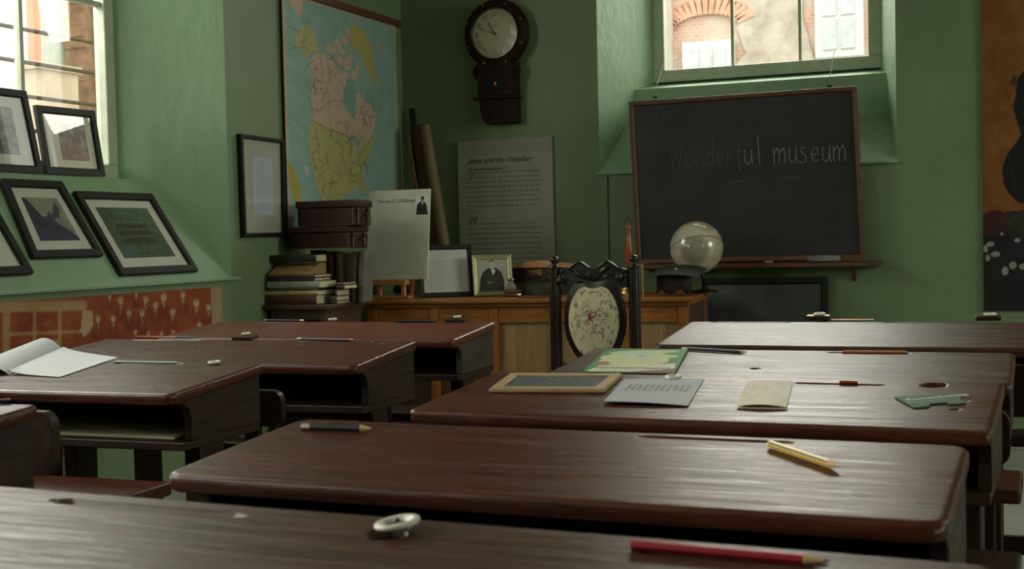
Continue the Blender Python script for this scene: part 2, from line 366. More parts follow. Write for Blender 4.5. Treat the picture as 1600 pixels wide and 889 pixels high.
def reveal(name,op,prof,mk,depth,mat='reveal'):
    "splayed sides and head plus a sloping sill with profile prof [(d,z)...]; a2/b2 interpolate with d"
    (a,b,zb,zt),(a2,b2,zb2,zt2)=op; mb=MB(); N=18
    A=lambda d:a+(a2-a)*d/depth; B=lambda d:b+(b2-b)*d/depth; T=lambda d:zt+(zt2-zt)*d/depth
    def grid(fn,nu,nv):
        o=len(mb.v)
        for j in range(nv+1):
            for i in range(nu+1): mb.v.append(Vector(mk(*fn(i/nu,j/nv))))
        for j in range(nv):
            for i in range(nu): k=o+j*(nu+1)+i; mb.f.append((k,k+1,k+nu+2,k+nu+1))
    zs=lambda d: np.interp(d,[p[0] for p in prof],[p[1] for p in prof])
    rg=random.Random(3)
    grid(lambda u,v:(A(u*depth),u*depth,zs(u*depth)+(T(u*depth)-zs(u*depth))*v),N,2)
    grid(lambda u,v:(B(u*depth),u*depth,zs(u*depth)+(T(u*depth)-zs(u*depth))*v),N,2)
    grid(lambda u,v:(A(v*depth)*(1-u)+B(v*depth)*u,v*depth,T(v*depth)),2,2)
    for (d0,z0),(d1,z1) in zip(prof[:-1],prof[1:]):
        grid(lambda u,v:((A(d0+(d1-d0)*v))*(1-u)+B(d0+(d1-d0)*v)*u,d0+(d1-d0)*v,z0+(z1-z0)*v),2,2)
    return struct(mb.build(name,mat,None))
DL=.45
mkL=lambda u,d,z:(XL-d,u,z); mkB=lambda u,d,z:(u,YB+d,z)
opsL=[((a-.3,b+.29,.905,2.85),(a-.04,b-.0,1.345,2.8)) for a,b in LEFT_WINS][::-1]
wall_with_opening('wall_left',YF,YB+.45,opsL,mkL,DL)
for k,op in enumerate(opsL): reveal('trim_%d'%(k+3),op,[(0,.905),(.283,1.338),(DL,1.345)],mkL,DL)
opB=[((-2.155,-.642,1.385,2.98),(-1.945,-.768,1.885,2.95))]
wall_with_opening('wall_back',XL,XR,opB,mkB,.45)
reveal('trim_1',opB[0],[(0,1.385),(.24,1.70),(.26,1.84),(.45,1.885)],mkB,.45)
MB().box(-2.165,-.632,6.482,6.52,1.372,1.388).build('trim_2','reveal',None,bevel=.004).__setitem__('kind','structure')   # sill lip
MB().box(XL-.0,XL+.02,2.6,4.84,.893,.908).build('trim_6','reveal',None,bevel=.004).__setitem__('kind','structure')
mkR=lambda u,d,z:(XR+d,u,z)
opsR=[((a-.2,b+.2,1.0,2.85),(a,b,1.25,2.8)) for a,b in ADDED_RIGHT_WINS][::-1]
wall_with_opening('wall_right',YF,YB,opsR,mkR,DL)
for k,op in enumerate(opsR): reveal('trim_%d'%(k+8),op,[(0,1.0),(DL,1.25)],mkR,DL)
struct(MB().box(XL,XR,YF-.15,YF,0,ZC).build('wall_front','wall'))
struct(MB().box(XL-.45,XR+.45,YF-.15,YB+.45,-.12,0).build('floor','floor'))
struct(MB().box(XL-.45,XR+.45,YF-.15,YB+.45,ZC,ZC+.12).build('ceiling','ceiling'))
struct(MB().box(XL+.02,XR,YB-.02,YB-.0,0,.09).build('baseboard_back','base',bevel=.004))
struct(MB().box(XL,XL+.02,YF,YB,0,.09).build('baseboard_left','base',bevel=.004))
# back window
w1=bpy.data.objects.new('window_1',None); COL.objects.link(w1); w1.location=(-1.36,6.9,1.885); struct(w1)
def window(wr,mk,a,b,zb,zt,muls,rails,fw,depth0,mul=.012):
    mb=MB(); P=lambda u0,u1,d0,d1,z0,z1:slab([mk(u0,d0,z0),mk(u1,d0,z0),mk(u1,d0,z1),mk(u0,d0,z1)],1,Vector(mk(0,d1-d0,0))-Vector(mk(0,0,0)))
    for r in ((a,a+fw,zb+fw,zt-fw),(b-fw,b,zb+fw,zt-fw),(a,b,zb,zb+fw),(a,b,zt-fw,zt)):
        q=P(r[0],r[1],depth0,depth0+.06,r[2],r[3]); bb=len(mb.v); mb.v+=q.v; mb.f+=[tuple(bb+i for i in f) for f in q.f]
    mb.build('window_frame','frame_green',wr,bevel=.005)
    for m in muls:
        q=P(m-mul,m+mul,depth0+.02,depth0+.05,zb+fw,zt-fw); q.build('glazing_bar','frame_green',wr)
    for z in rails:
        q=P(a+fw,b-fw,depth0+.02,depth0+.05,z-mul,z+mul); q.build('glazing_bar','frame_green',wr)
    q=P(a+fw,b-fw,depth0+.032,depth0+.036,zb+fw,zt-fw); q.build('window_pane','pane',wr)
window(w1,mkB,-1.969,-.752,1.885,2.95,[-1.529,-1.169],[],.066,.40,.008)
for k,(a,b) in enumerate(LEFT_WINS):
    wr=bpy.data.objects.new('window_%d'%(k+2),None); COL.objects.link(wr); wr.location=(XL-.40,(a+b)/2,1.345); struct(wr)
    window(wr,mkL,a-.078,b+.040,1.3455,2.8,[b-.49,b-.98],[2.09],.06,.39,.010)
    mb=MB(); 
    for z in (1.54,1.68,1.82,1.955,2.24,2.38,2.52,2.66): mb.tube([(XL-.56,a-.05,z),(XL-.56,b+.12,z)],.009,6)
    mb.build('security_bars','bar',wr)
for k,(a,b) in enumerate(ADDED_RIGHT_WINS):
    wr=bpy.data.objects.new('window_%d'%(k+5),None); COL.objects.link(wr); wr.location=(XR+.40,(a+b)/2,1.25); struct(wr)
    window(wr,mkR,a-.022,b+.022,1.24,2.8,[a+.57,a+1.13],[2.0],.05,.39,.010)
# ---- outside the windows
def house(name,label,loc): return root(name,label,'building',loc)
struct(MB().box(-30,20,-20,30,-.6,-.45).build('ground','ground'))
h1=house('brick_house','weathered pink brick house with patchy grey render outside the back window',(-2.3,11.9,-.45))
MB().box(-6.5,3,11.9,12.3,-.45,4.3).build('wall','brick',h1)
mb=MB(); 
mb.prism([(-2.6,2.2),(-2.66,2.55),(-2.5,2.7),(-2.58,2.95),(-2.42,3.2),(-2.55,4.2),(-1.95,4.2),(-1.98,3.0),(-1.88,2.6),(-1.4,2.55),(-1.3,2.0)],11.87,11.91,'y'); mb.build('render_patch','render',h1)
mb=MB()
for i in range(17):
    a=math.pi*(.12+.76*i/16); c=Vector((-2.87+.40*math.cos(a),0,2.95+.22*math.sin(a))); 
    mb.box(-.022,.022,11.86,11.9,-.08,.08,Matrix.Translation(c)@Matrix.Rotation(math.pi/2-a,4,'Y'))
mb.build('brick_arch',plain('arch_brick',(206,160,134),.9,0,.2,9),h1)
def sash(x0,x1,z0,z1,nx,nz,par):
    f=MB().box(x0,x1,11.80,11.89,z0,z1).build('sash_window','whitesash',par)
    g=MB()
    for i in range(nx):
        for j in range(nz):
            w=(x1-x0-.1)/nx;h=(z1-z0-.1)/nz; g.box(x0+.05+i*w+.018,x0+.05+(i+1)*w-.018,11.785,11.80,z0+.05+j*h+.018,z0+.05+(j+1)*h-.018)
    g.build('pane','sashpane',f)
sash(-3.08,-2.60,1.7,2.83,3,4,h1); sash(-1.86,-1.44,2.60,3.6,2,3,h1)
MB().tube([(-3.2,11.8,-.4),(-3.2,11.8,4.3)],.035,10).build('drainpipe',plain('pale_pipe',(176,166,156)),h1)
h2=house('peach_house','peach rendered house seen through the left window',(-10,7.6,-.45))
MB().box(-10.4,-10.1,6.0,10.15,-.45,4.5).build('wall','peach',h2)
h3=house('white_house','white house with tall pale windows seen through the left window',(-8.3,8.9,-.45))
MB().box(-8.6,-8.21,8.62,9.45,-.45,3.75).build('wall','whitewall',h3)
MB().box(-8.209,-8.19,8.93,9.08,2.62,3.75).build('peach_panel','peach',h3)
MB().box(-8.209,-8.18,9.12,9.40,2.62,3.75).build('tall_window',plain('pale_green_window',(196,206,190),.4),h3)
h4=house('brick_pier','mossy brown brick pier at the right of the left window view',(-8,9.5,-.45))
mb=MB(); rg=random.Random(8)
for k in range(40): mb.box(-8.14,-7.9,9.30+rg.random()*.035-.01,9.9,-.45+k*.1,-.35+k*.1)
mb.build('wall','brownbrick',h4); MB().box(-7.9,-7.86,9.42,9.47,-.45,3.6).build('downpipe','bar',h4)
h5=house('stone_parapet','low weathered stone parapet outside the left window',(-7.9,9.0,-.45))
ya_=at(62,130,'x',-7.65).y; yb_=at(122,130,'x',-7.65).y; za_=at(90,112,'x',-7.65).z
MB().box(-7.85,-7.65,ya_,yb_,-.45,za_-.0).build('wall','stonex',h5); MB().box(-7.85,-7.62,ya_-.03,yb_+.03,za_+.0005,za_+.06).build('coping','stonex',h5,bevel=.01)

# ------------------------------------------------------------ school desks
class Desk: pass
DESKS={}
def desk(key,label,x,y,yaw,z,W,d,back_y,top='desk',side='deskside',slope=4.54,grooves=(),holes=(),backrest=True,step=.006,paper=False,seatz=.54,crn_=.009,bx=None,bz=.715):
    D=Desk(); c,s=math.cos(R(slope)),math.sin(R(slope))
    T=Matrix.Translation((x,y,0))@Matrix.Rotation(R(yaw),4,'Z')
    D.T=T; ex=T.to_3x3()@Vector((1,0,0)); n=T.to_3x3()@Vector((0,-s,c)); ey=T.to_3x3()@Vector((0,c,s))
    D.o=Vector((x,y,z)); D.ex,D.ey,D.n=ex,ey,n; DESKS[key]=D; D.W=W; D.d=d
    rt=root('school_desk',label,'desk',(x+math.sin(R(yaw))*d/2,y-math.cos(R(yaw))*d/2,0),'old double school desks'); D.root=rt
    # top: height field with bull-nosed rim, pen grooves and inkwell holes
    th=.026; rr=.0075; crn=crn_
    nx=int(W/step); ny=int(d/step)
    xs=np.concatenate([[-W/2],np.linspace(-W/2+.002,W/2-.002,nx),[W/2]]); ys=np.concatenate([[-d],np.linspace(-d+.002,-.002,ny),[0]])
    X,Y=np.meshgrid(xs,ys); H=np.zeros_like(X)
    ex_=np.minimum(W/2-np.abs(X),np.minimum(Y+d,-Y)); 
    # rounded plan corners
    qx=np.maximum(np.abs(X)-(W/2-crn*2),0);qy=np.maximum(np.abs(Y+d/2)-(d/2-crn*2),0); rc=np.hypot(qx,qy); sc=np.where(rc>crn*2,crn*2/np.maximum(rc,1e-9),1)
    X=np.sign(X)*(np.minimum(np.abs(X),W/2-crn*2)+qx*sc); Y=-d/2+np.sign(Y+d/2)*(np.minimum(np.abs(Y+d/2),d/2-crn*2)+qy*sc)
    e=np.clip(np.where(rc>0,np.minimum(ex_,crn*2-rc*sc),ex_),0,rr); H=-(rr-np.sqrt(np.maximum(rr**2-(rr-e)**2,0)))*.75
    rg=np.random.RandomState(hash(key)%99 if False else sum(map(ord,key)))
    H+=0.0006*np.sin(X*7+rg.rand()*6)*np.sin(Y*11)
    for (g0,g1,gy,gw) in grooves:
        t=np.clip((X-g0)/(g1-g0),0,1); inside=(X>g0)&(X<g1); w=gw*np.clip(np.minimum(t,1-t)*12,0,1)
        k=np.clip(1-((Y-gy)/np.maximum(w,1e-4))**2,0,1)*inside; H-=1.4*gw*np.sqrt(k)
    for (hx,hy,hr) in holes:
        k=np.hypot(X-hx,Y-hy)<hr; H=np.where(k,-.022,H)
    cx=-s; mb=MB(T); vs=[]
    def P(a,b,h): return Vector((a,b*c-h*s,z+b*s+h*c))
    N=X.shape[1];K=X.shape[0]
    allv=[P(X[j,i],Y[j,i],H[j,i]) for j in range(K) for i in range(N)]
    fs=[(j*N+i,j*N+i+1,(j+1)*N+i+1,(j+1)*N+i) for j in range(K-1) for i in range(N-1)]
    per=[i for i in range(N)]+[j*N+N-1 for j in range(1,K)]+[(K-1)*N+i for i in range(N-2,-1,-1)]+[j*N for j in range(K-2,0,-1)]
    b=len(allv); m=len(per); fl=lambda i:(X.ravel()[i],Y.ravel()[i])
    allv+=[P(*fl(i),-th+.004) for i in per]; allv+=[P(fl(i)[0]*(1-.004/W*2),-d/2+(fl(i)[1]+d/2)*(1-.008/d),-th) for i in per]
    for k in range(m): q=(k+1)%m; fs.append((per[q],per[k],b+k,b+q)); fs.append((b+q,b+k,b+m+k,b+m+q))
    fs.append(tuple(b+m+k for k in range(m))[::-1])
    mb.add(allv,fs); o=mb.build('desk_top',top,rt,smooth=True,col=None)
    for (hx,hy,hr) in holes: MB(T@Matrix.Translation((hx,hy*c+.010*s,z+hy*s-.010*c))@Matrix.Rotation(R(slope),4,'X')).lathe([(hr*1.04,-.001),(hr*.98,0)],24).build('hole_shade_disc','ink',rt)  # black disc set in the hole to stand for its inner shade
    # box: side panels with ogee front, back, shelf
    zb=z-.145; ov=.018
    def top_under(yy): return z+yy*math.tan(R(slope))-th/c-.0005
    pf=[(-ov,top_under(-ov)),(-ov,zb)]
    front=[(-d+.085,zb),(-d+.085,zb+.045),(-d+.078,zb+.07),(-d+.05,zb+.088),(-d+.04,zb+.1),(-d+.03,top_under(-d+.03))]
    for sx in (-1,1):
        x0=sx*(W/2-.016); MB(T).prism(pf+front,x0-.011,x0+.011,'x').build('side_panel',side,rt,bevel=.003)
    MB(T).prism([(-ov,top_under(-ov)),(-ov,zb),(-ov-.016,zb),(-ov-.016,top_under(-ov-.016))],-W/2+.0275,W/2-.0275,'x').build('back_panel','deskside',rt)
    MB(T).box(-W/2+.006,W/2-.006,-d+.055,-ov,zb-.02,zb-.0005).build('book_shelf','deskside',rt,bevel=.003)
    # end legs: upright, foot, and bench bearer running to the seat
    byl=back_y; st=-d-.03
    for sx in (-1,1):
        x0=sx*(W/2-.05)
        mb=MB(T); mb.box(x0-.022,x0+.022,-d*.5-.05,-d*.5+.05,.03,zb-.0205); mb.build('leg','deskside',rt,bevel=.004)
        mb=MB(T); mb.box(x0-.025,x0+.025,byl-.02,-.03,.0,.0295); mb.build('foot','deskside',rt,bevel=.005)
    MB(T).box(-W/2+.0735,W/2-.0735,-d*.5-.012,-d*.5+.012,.16,.21).build('stretcher','deskside',rt,bevel=.003)
    y1=-d-.03; y0=max(byl+.03,y1-.24) if backrest else byl
    MB(T).box(-W/2-.02,W/2+(.045 if key=='D2' else .02),y0,y1,seatz-.03,seatz).build('seat','bench' if key in('L1','D3') else 'deskside',rt,bevel=.007,seg=3)
    for sx in (-1,1):
        x0=sx*(W/2-.05); MB(T).box(x0-.02,x0+.02,y0+.02,min(y1-.01,y0+.11),.03,seatz-.0305).build('leg','deskside',rt,bevel=.004)
    if backrest:
        pts=[]; hw=W/2 if bx is None else bx-x; zz0,zz1=.588,bz; r_=.03
        for cx_,cz_,a0 in ((hw-r_,zz1-r_,0),(-hw+r_,zz1-r_,90),(-hw+r_,zz0+r_,180),(hw-r_,zz0+r_,270)):
            for k in range(6): a=R(a0+k*18); pts.append((cx_+r_*math.cos(a),cz_+r_*math.sin(a)))
        MB(T).prism(pts,byl,byl+.024,'y').build('backrest','deskside',rt,bevel=.006,seg=3)
        for sx in (-1,1): x0=sx*(min(hw,W/2)-.09); MB(T).box(x0-.02,x0+.02,byl+.002,byl+.022,seatz+.0005 if byl>=y0 else .03,.5875).build('back_support','deskside',rt)
    if paper:
        MB(T).box(.0,W/2-.06,-d+.09,-.1,zb,zb+.006).build('loose_papers','cream',rt)
    return D
def dpt(key,px,py,lift=0):
    D=DESKS[key]; p=onplane(px,py,D.o,tuple(D.n)); return p+D.n*lift
def loc2(key,px,py):
    D=DESKS[key]; p=dpt(key,px,py)-D.o; return p.dot(D.ex),p.dot(D.ey)
_G={}
def spec(key,x,y,yaw,z,slope,gr,ho):
    "grooves and holes given as photo pixels -> desk plane coordinates"
    c,s=math.cos(R(slope)),math.sin(R(slope)); D=Desk(); T=Matrix.Rotation(R(yaw),3,'Z')
    D.o=Vector((x,y,z)); D.ex=T@Vector((1,0,0)); D.ey=T@Vector((0,c,s)); D.n=T@Vector((0,-s,c)); DESKS[key]=D
    g=[]
    for a,b,w in gr:
        p=loc2(key,*a);q=loc2(key,*b); g.append((min(p[0],q[0]),max(p[0],q[0]),min(-.02,(p[1]+q[1])/2),w))
    return g,[(*loc2(key,*h[:2]),h[2]) for h in ho]
def make(key,label,x,y,yaw,z,W,d,back_y,gr=(),ho=(),slope=4.54,**k):
    g,h=spec(key,x,y,yaw,z,slope,gr,ho); return desk(key,label,x,y,yaw,z,W,d,back_y,grooves=g,holes=h,slope=slope,**k)
SL=4.54
make('D0','dark double school desk closest to the viewer, carrying a red pencil',-.664,1.198,-2.4,.760,1.256,.405,-.62,[((80,782),(385,806),.010),((988,860),(1295,884),.007)],[(606,833,.021)],step=.0035,top='deskpale')
make('D1','double school desk second from the viewer with a striped yellow pencil',-.628,1.869,-1.0,.752,1.073,.372,-.60,[((515,661),(722,671),.006),((997,682),(1240,692),.006)],[],step=.004,top='desk',bx=-.12,crn_=.014)
make('D2','middle right school desk holding the small framed slate and papers',-.595,2.618,-1.4,.755,1.06,.418,-.66,[((1242,598),(1385,602),.006)],[(1460,602,.021),(1505,627,.005),(1492,640,.004)],step=.005,top='desk',backrest=False)
make('D3','school desk with the green booklet, directly behind the slate desk',-.589,3.306,-.1,.748,1.062,.390,-.672,[((1290,551),(1425,552),.006)],[(1180,576,.009)],step=.005,top='deskpale',bz=.70,bx=at(1580,680,"y",2.66).x)
make('D4','back right school desk with two inkwells along its far edge',-.483,3.947,1.2,.777,1.07,.447,-.62,[((1115,500),(1240,500),.006),((1385,501),(1530,502),.006)],[],step=.006,top='deskpale',bx=at(1606,600,"y",3.34).x)
make('L0','school desk corner at the lower left edge of the picture',-2.267,1.882,.1,.760,1.07,.405,-.64,[],[],step=.006)
make('L1','left school desk bearing the open white book and papers on its shelf',-2.312,2.69,1.7,.755,1.07,.391,-.66,[((180,567),(285,569),.006)],[],step=.006,paper=True,bz=.72,bx=at(52,700,"y",2.01).x)
make('L2','left school desk behind the open book desk, with copper pen and chalky scratches',-2.197,3.293,2.8,.762,1.073,.404,-.55,[((212,529),(318,530),.006),((455,532),(560,534),.006)],[],step=.006,bz=.68,bx=at(414,630,"y",2.73).x)
make('L3','furthest left school desk with an olive scratched side panel',-2.248,3.975,2.9,.770,1.086,.390,-.62,[((408,502),(475,503),.006),((610,503),(680,503),.006)],[],step=.006,top='deskred',side='deskolive',bz=.712,bx=at(620,590,"y",3.36).x)
# bench of the next column of desks at the right edge
b=root('wooden_bench','reddish bench at the right edge beside the slate desk','bench',(.4,2.85,0))
MB().box(-.034,1.05,2.72,2.90,.51,.54).build('seat','bench',b,bevel=.006)
for xx in (0.03,.98): MB().box(xx-.025,xx+.025,2.75,2.89,0,.5095).build('leg','deskside',b,bevel=.004)

# ------------------------------------------------------------ things lying on the desks
def pencil(key,a,b,r,mat,label,name='pencil',ferrule=False,point=True,stripes=False,lift=0,group=None,cat='pencil'):
    "a = blunt end pixel, b = tip pixel"
    A=dpt(key,*a,r+.0004+lift);B=dpt(key,*b,r+.0004+lift); D=DESKS[key]; n=D.n; x=(B-A).normalized(); L=(B-A).length
    y=n.cross(x).normalized(); T=frameM(A,y,n,x)   # local z runs along the pencil
    rt=root(name,label,cat,A-n*(r+.0004),group)
    def hexr(z0,r0,z1,r1,m,nm,k=6,par=None):
        mb=MB(T); mb.lathe([(r0,z0),(r1,z1)],k); return mb.build(nm,m,par or rt,bevel=0,smooth=False)
    z0=0
    if ferrule: hexr(0,r,.016,r,'ferrule','ferrule',14); z0=.016
    ze=L-(r*4.5 if point else 0)
    bd=hexr(z0,r,ze,r,mat,'shaft')
    if stripes:
        mb=MB(T)
        for k in range(6):
            a0=math.pi/3*k+math.pi/6
            if k%2: continue
            c_=(r*.875*math.cos(a0),r*.875*math.sin(a0)); t_=(-math.sin(a0),math.cos(a0)); w=r*.3
            mb.add([(c_[0]-t_[0]*w,c_[1]-t_[1]*w,.002),(c_[0]+t_[0]*w,c_[1]+t_[1]*w,.002),(c_[0]+t_[0]*w,c_[1]+t_[1]*w,ze),(c_[0]-t_[0]*w,c_[1]-t_[1]*w,ze)],[(0,1,2,3)])
        for v in range(len(mb.v)): pass
        mb.build('stripe','black_paint',bd)
    if point: hexr(ze,r,L-r*1.1,r*.25,'purewood','sharpened_end',12); hexr(L-r*1.1,r*.25,L,r*.03,'lead','lead',8)
    return rt
pencil('D0',(988,858),(1298,885),.0052,'red_paint','red pencil on the desk closest to the viewer','pencil',lift=-.001)
pencil('D1',(473,672),(587,676),.0058,'black_paint','black stubby pencil at the far left of the second desk',ferrule=True)
pencil('D1',(1203,700),(1315,738),.0052,'yellow_paint','striped yellow and black pencil lying askew on the second desk',stripes=True,lift=.0008)
pencil('D3',(1066,547),(1168,553),.0042,'black_paint','long black pencil beside the green booklet',ferrule=True)
pencil('D3',(1316,551.5),(1422,552),.0036,'orange_paint','orange pencil in the groove behind the cream pamphlet',ferrule=False,lift=-.001)
pencil('L1',(181,567),(284,569),.004,'green_paint','green pencil beside the open book on the left desk',lift=-.001)
pencil('L2',(465,531),(556,533),.0042,'black_paint','black pencil near the right end of the chalky scratched desk',ferrule=True,lift=-.001)
pencil('L3',(475,502.5),(410,501.5),.0042,'black_paint','dark pencil with a white end on the furthest left desk',ferrule=True,lift=-.001)
pencil('L3',(617,503),(680,503.5),.004,'black_paint','dark pencil in the right groove of the furthest left desk',point=False,lift=-.001)
pencil('L0',(-30,634),(17,630),.0045,'black_paint','dark pencil on the cut off desk at lower left',point=False)
pencil('D2',(1312,599.5),(1340,600),.004,'handle','short red brown pencil stub in the groove by the pamphlet',point=False,lift=-.001)
def pen(key,a,b,label):
    r=.0045; rt=pencil(key,a,b,r,'copper',label,'dip_pen',point=False,cat='pen'); 
    A=dpt(key,*b,r+.0004);x=(A-dpt(key,*a,r+.0004)).normalized(); mb=MB(); mb.tube([A,A+x*.05,A+x*.085,A+x*.1],r*.9,8,[1,.8,.4,.1]); mb.build('nib_holder','black_paint',rt); return rt
pen('L2',(212,529),(275,529.5),'copper coloured dip pen on the chalky scratched left desk')
def inkring(key,px,py,label,R0=.021,tilt=0,block=None,inset_=False):
    D=DESKS[key]; base=dpt(key,px,py); lift=0.0005
    if block:
        bx=root('wooden_block','dark wooden block under the inkwell ring, '+block,'block',base,'blocks under inkwell rings')
        T=frameM(base+D.n*.0005,D.ex,D.ey,D.n); MB(T).box(-.04,.03,-.02,.022,0,.010).build('wood_base','deskside',bx,bevel=.002); 
        MB(T).box(-.038,.028,-.018,.020,.0101,.012).build('felt_top','brass',bx); lift=.0126
    rt=root('inkwell',label,'inkwell',base+D.n*lift,'desk inkwells')
    T=frameM(base+D.n*lift,D.ex,D.ey,D.n)@Matrix.Rotation(R(tilt),4,'Y')@Matrix.Translation((0,0,.0015 if not tilt else .006))
    mb=MB(T); mb.lathe([(R0*.55,.001),(R0*.9,.0),(R0,.002),(R0,.0045),(R0*.93,.006),(R0*.8,.0062),(R0*.62,.005),(R0*.58,.002),(R0*.55,.001)],40,cap=False); mb.build('rim','white',rt,smooth=True)
    mb=MB(T); mb.lathe([(R0*.60,.0012),(R0*.3,.0005),(R0*.02,.0004)],30); mb.build('ink','ink',rt,smooth=True)
    if R0>.022: MB(T@Matrix.Translation((0,0,.003))).lathe([(.003,-.002),(.0042,.001),(.003,.004),(.0005,.005)],14).build('stopper','ink',rt,smooth=True)
    return rt
inkring('D0',623,831,'white china inkwell lid tilted in its hole on the desk closest to the viewer',.0235,-7)
inkring('D2',1052,592.5,'white inkwell ring half hidden behind the printed sheet',.017)
inkring('L1',335,569,'white inkwell ring on the open book desk',.016)
inkring('L2',385,530,'brass edged inkwell on the chalky scratched left desk',.014,block='on the chalky scratched left desk')
inkring('L3',520,501,'white inkwell ring at the middle of the furthest left desk',.016)
inkring('L3',715,502.5,'small inkwell at the right end of the furthest left desk',.014,block='right end of furthest left desk')
inkring('D4',1281,499,'raised white inkwell ring on the back right desk, left one',.018,block='on the back right desk, left one')
inkring('D4',1547,500,'white inkwell ring on the back right desk, right one',.018,block='on the back right desk, right one')
# brass hinge plate on back right desk
D=DESKS['D4']; T=frameM(dpt('D4',1332,500,.0004),D.ex,D.ey,D.n)
tag(MB(T).box(-.062,.062,-.008,.006,0,.0015).build('brass_plate','brass',None,off=tuple(dpt('D4',1332,500,0))),'long tarnished brass plate between the inkwells of the back right desk','plate')
def dq(key,pts,lift): return [dpt(key,*p,lift) for p in pts]
# slate
c=dq('D2',[(798,589),(973,590),(944,615),(764,614)],.0008); n=DESKS['D2'].n
rt=root('writing_slate','small slate in a pale pine frame on the middle right desk','slate',sum(c,Vector())/4)
frame('slate_frame',c,.024,.009,'slateframe',rt,n,.002,[(0,0),(0,.0075),(.002,.009),(.022,.009),(.024,.0075),(.024,0)])
cv=Canvas(150,80,(62,68,70)); rg=random.Random(5)
for k in range(90):
    x,y=rg.random(),rg.random(); a=rg.random()*6; cv.line([(x,y),(x+.08*math.cos(a),y+.12*math.sin(a)),(x+.11*math.cos(a+.5),y+.1*math.sin(a+1))],.008,(120,128,130),.35)
cv.noise(.03,5,2); sheet('slate_panel',inset(c,.023,.006,n),cv,'painted',rt,.005)
# printed sheet with photo
c=dq('D2',[(976,594),(1100,594),(1075,636),(944,632)],.003)
cv=Canvas(150,170,(164,165,172)); rg=random.Random(6)
for r_ in range(3):
    for k in range(11):
        x=.14+k*.072+rg.random()*.02; y=.30+r_*.09+rg.random()*.03; cv.ell(x,y,.026,.05,(92,92,98),.6); cv.ell(x,y-.05,.014,.02,(140,140,144),.8)
cv.line([(.3,.14),(.7,.14)],.006,(110,110,116),.5); cv.noise(.012,4,1)
tag(sheet('printed_sheet',c,cv,'painted',None,.0015,lambda u,v:.004*(1-u)*v+.002*math.sin(u*3)*v,off=tuple(c[0])),'grey printed sheet with a faint group photograph beside the slate','paper')
# cream pamphlet
c=dq('D2',[(1167,597),(1239,597),(1229,640),(1152,638)],.001)
cv=Canvas(60,90,(216,206,186)); cv.noise(.02,7,3)
rt=root('cream_pamphlet','folded cream pamphlet lying on the middle right desk','pamphlet',c[0])
sheet('back_cover',c,cv,'painted',rt,.0006)
sheet('front_cover',[p+n*.004 for p in c],cv,'painted',rt,.0006,lambda u,v:.0035*math.sin(math.pi*u)*(.4+.6*v)-.003*(1-v))
# puzzle card
D=DESKS['D2']; pts=[(1398,622),(1428,639),(1451,637),(1453,633),(1479,631),(1484,633.5),(1508,632),(1508,628),(1503,627.5),(1500,624),(1503,620),(1490,619),(1472,617.5)]
P3=[dpt('D2',*p,.0006) for p in pts]; mb=MB(); mb.v=P3+[p+D.n*.0022 for p in P3]; k=len(P3)
mb.f=[tuple(range(k)),tuple(range(k,2*k))]+[(i,(i+1)%k,k+(i+1)%k,k+i) for i in range(k)]
rt=root('puzzle_card','green card shaped like a jigsaw piece near the open ink hole','card',P3[0]); mb.build('card','puzzle',rt)
p0=dpt('D2',1419,628.6,.0031); x=(dpt('D2',1472,623.5,.0031)-p0).normalized(); text('card_text','Remembering',.021,frameM(p0,x,D.n.cross(x),D.n),'textgreen',rt)
p0=dpt('D2',1420,632.2,.0031); x=(dpt('D2',1483,626.5,.0031)-p0); L=x.length; x.normalize(); T=frameM(p0,x,D.n.cross(x),D.n)
mb=MB(T); 
for k in range(12): mb.box(L*k/12,L*(k+.75)/12,0,.002,-.0002,.0003)
mb.build('small_print','textgreen',rt)
# green booklet
D=DESKS['D3']; c=dq('D3',[(947,550),(1075,550.6),(1054,587),(911,584)],.0022)
rt=root('green_booklet','green illustrated booklet with a pale cream creature on its cover','booklet',c[0])
cv=Canvas(140,150,(62,122,66)); cv.ell(.45,.36,.42,.2,(176,190,140)); cv.ell(.42,.15,.34,.10,(150,186,150)); cv.ell(.62,.12,.3,.06,(176,180,120)); cv.ell(.46,.52,.40,.2,(184,186,140)); cv.ell(.52,.3,.2,.08,(158,188,176)); cv.ell(.5,.3,.05,.03,(112,140,140))
cv.ell(.78,.33,.16,.07,(170,190,140)); cv.ell(.12,.62,.09,.07,(160,92,62)); cv.poly([(.03,.98),(.12,.72),(.55,.70),(.95,.62),(.97,.86),(.6,.96)],(196,190,168)); 
rg=random.Random(2)
for k in range(26): x=.10+.032*k; cv.line([(x,.80),(x+.01,.86-.03*rg.random())],.012,(60,50,44),.8)
for k in range(22): x=.13+.034*k; cv.line([(x,.90),(x+.012,.92)],.008,(70,58,50),.6)
cv.poly([(.8,.88),(1,.8),(1,1),(.4,1)],(96,60,36),.7); cv.noise(.02,4,5)
sheet('back_pages',c,Canvas(3,3,(96,84,60)),'painted',rt,.001)
sheet('cover',[p+D.n*.0035 for p in c],cv,'painted',rt,.002,lambda u,v:.004*(1-v)*u)
# open book
D=DESKS['L1']; A=dq('L1',[(100,549),(184,560),(94,590.5),(15,586)],.0012)
rt=root('open_book','open white book with curling pages on the left desk','book',A[3])
q=dq('L1',[(100,549),(184,560),(94,590.5),(15,586)],.002); cv=Canvas(80,60,(200,201,206)); textlines(cv,.12,.88,.15,.85,16,(160,160,166),.35,.004,4)
sheet('right_page',q,cv,'painted',rt,.001,lambda u,v:.010*math.exp(-u*5)+.001)
sheet('left_page',[q[0]+D.n*.001-D.ex*.13+D.ey*.005,q[0]+D.n*.0005,q[3]+D.n*.0005,q[3]-D.ex*.17],Canvas(40,40,(190,191,196)),'painted',rt,.0015,lambda u,v:.034*math.sin(math.pi*min(1,u*1.02))**.8*(1-.25*v))
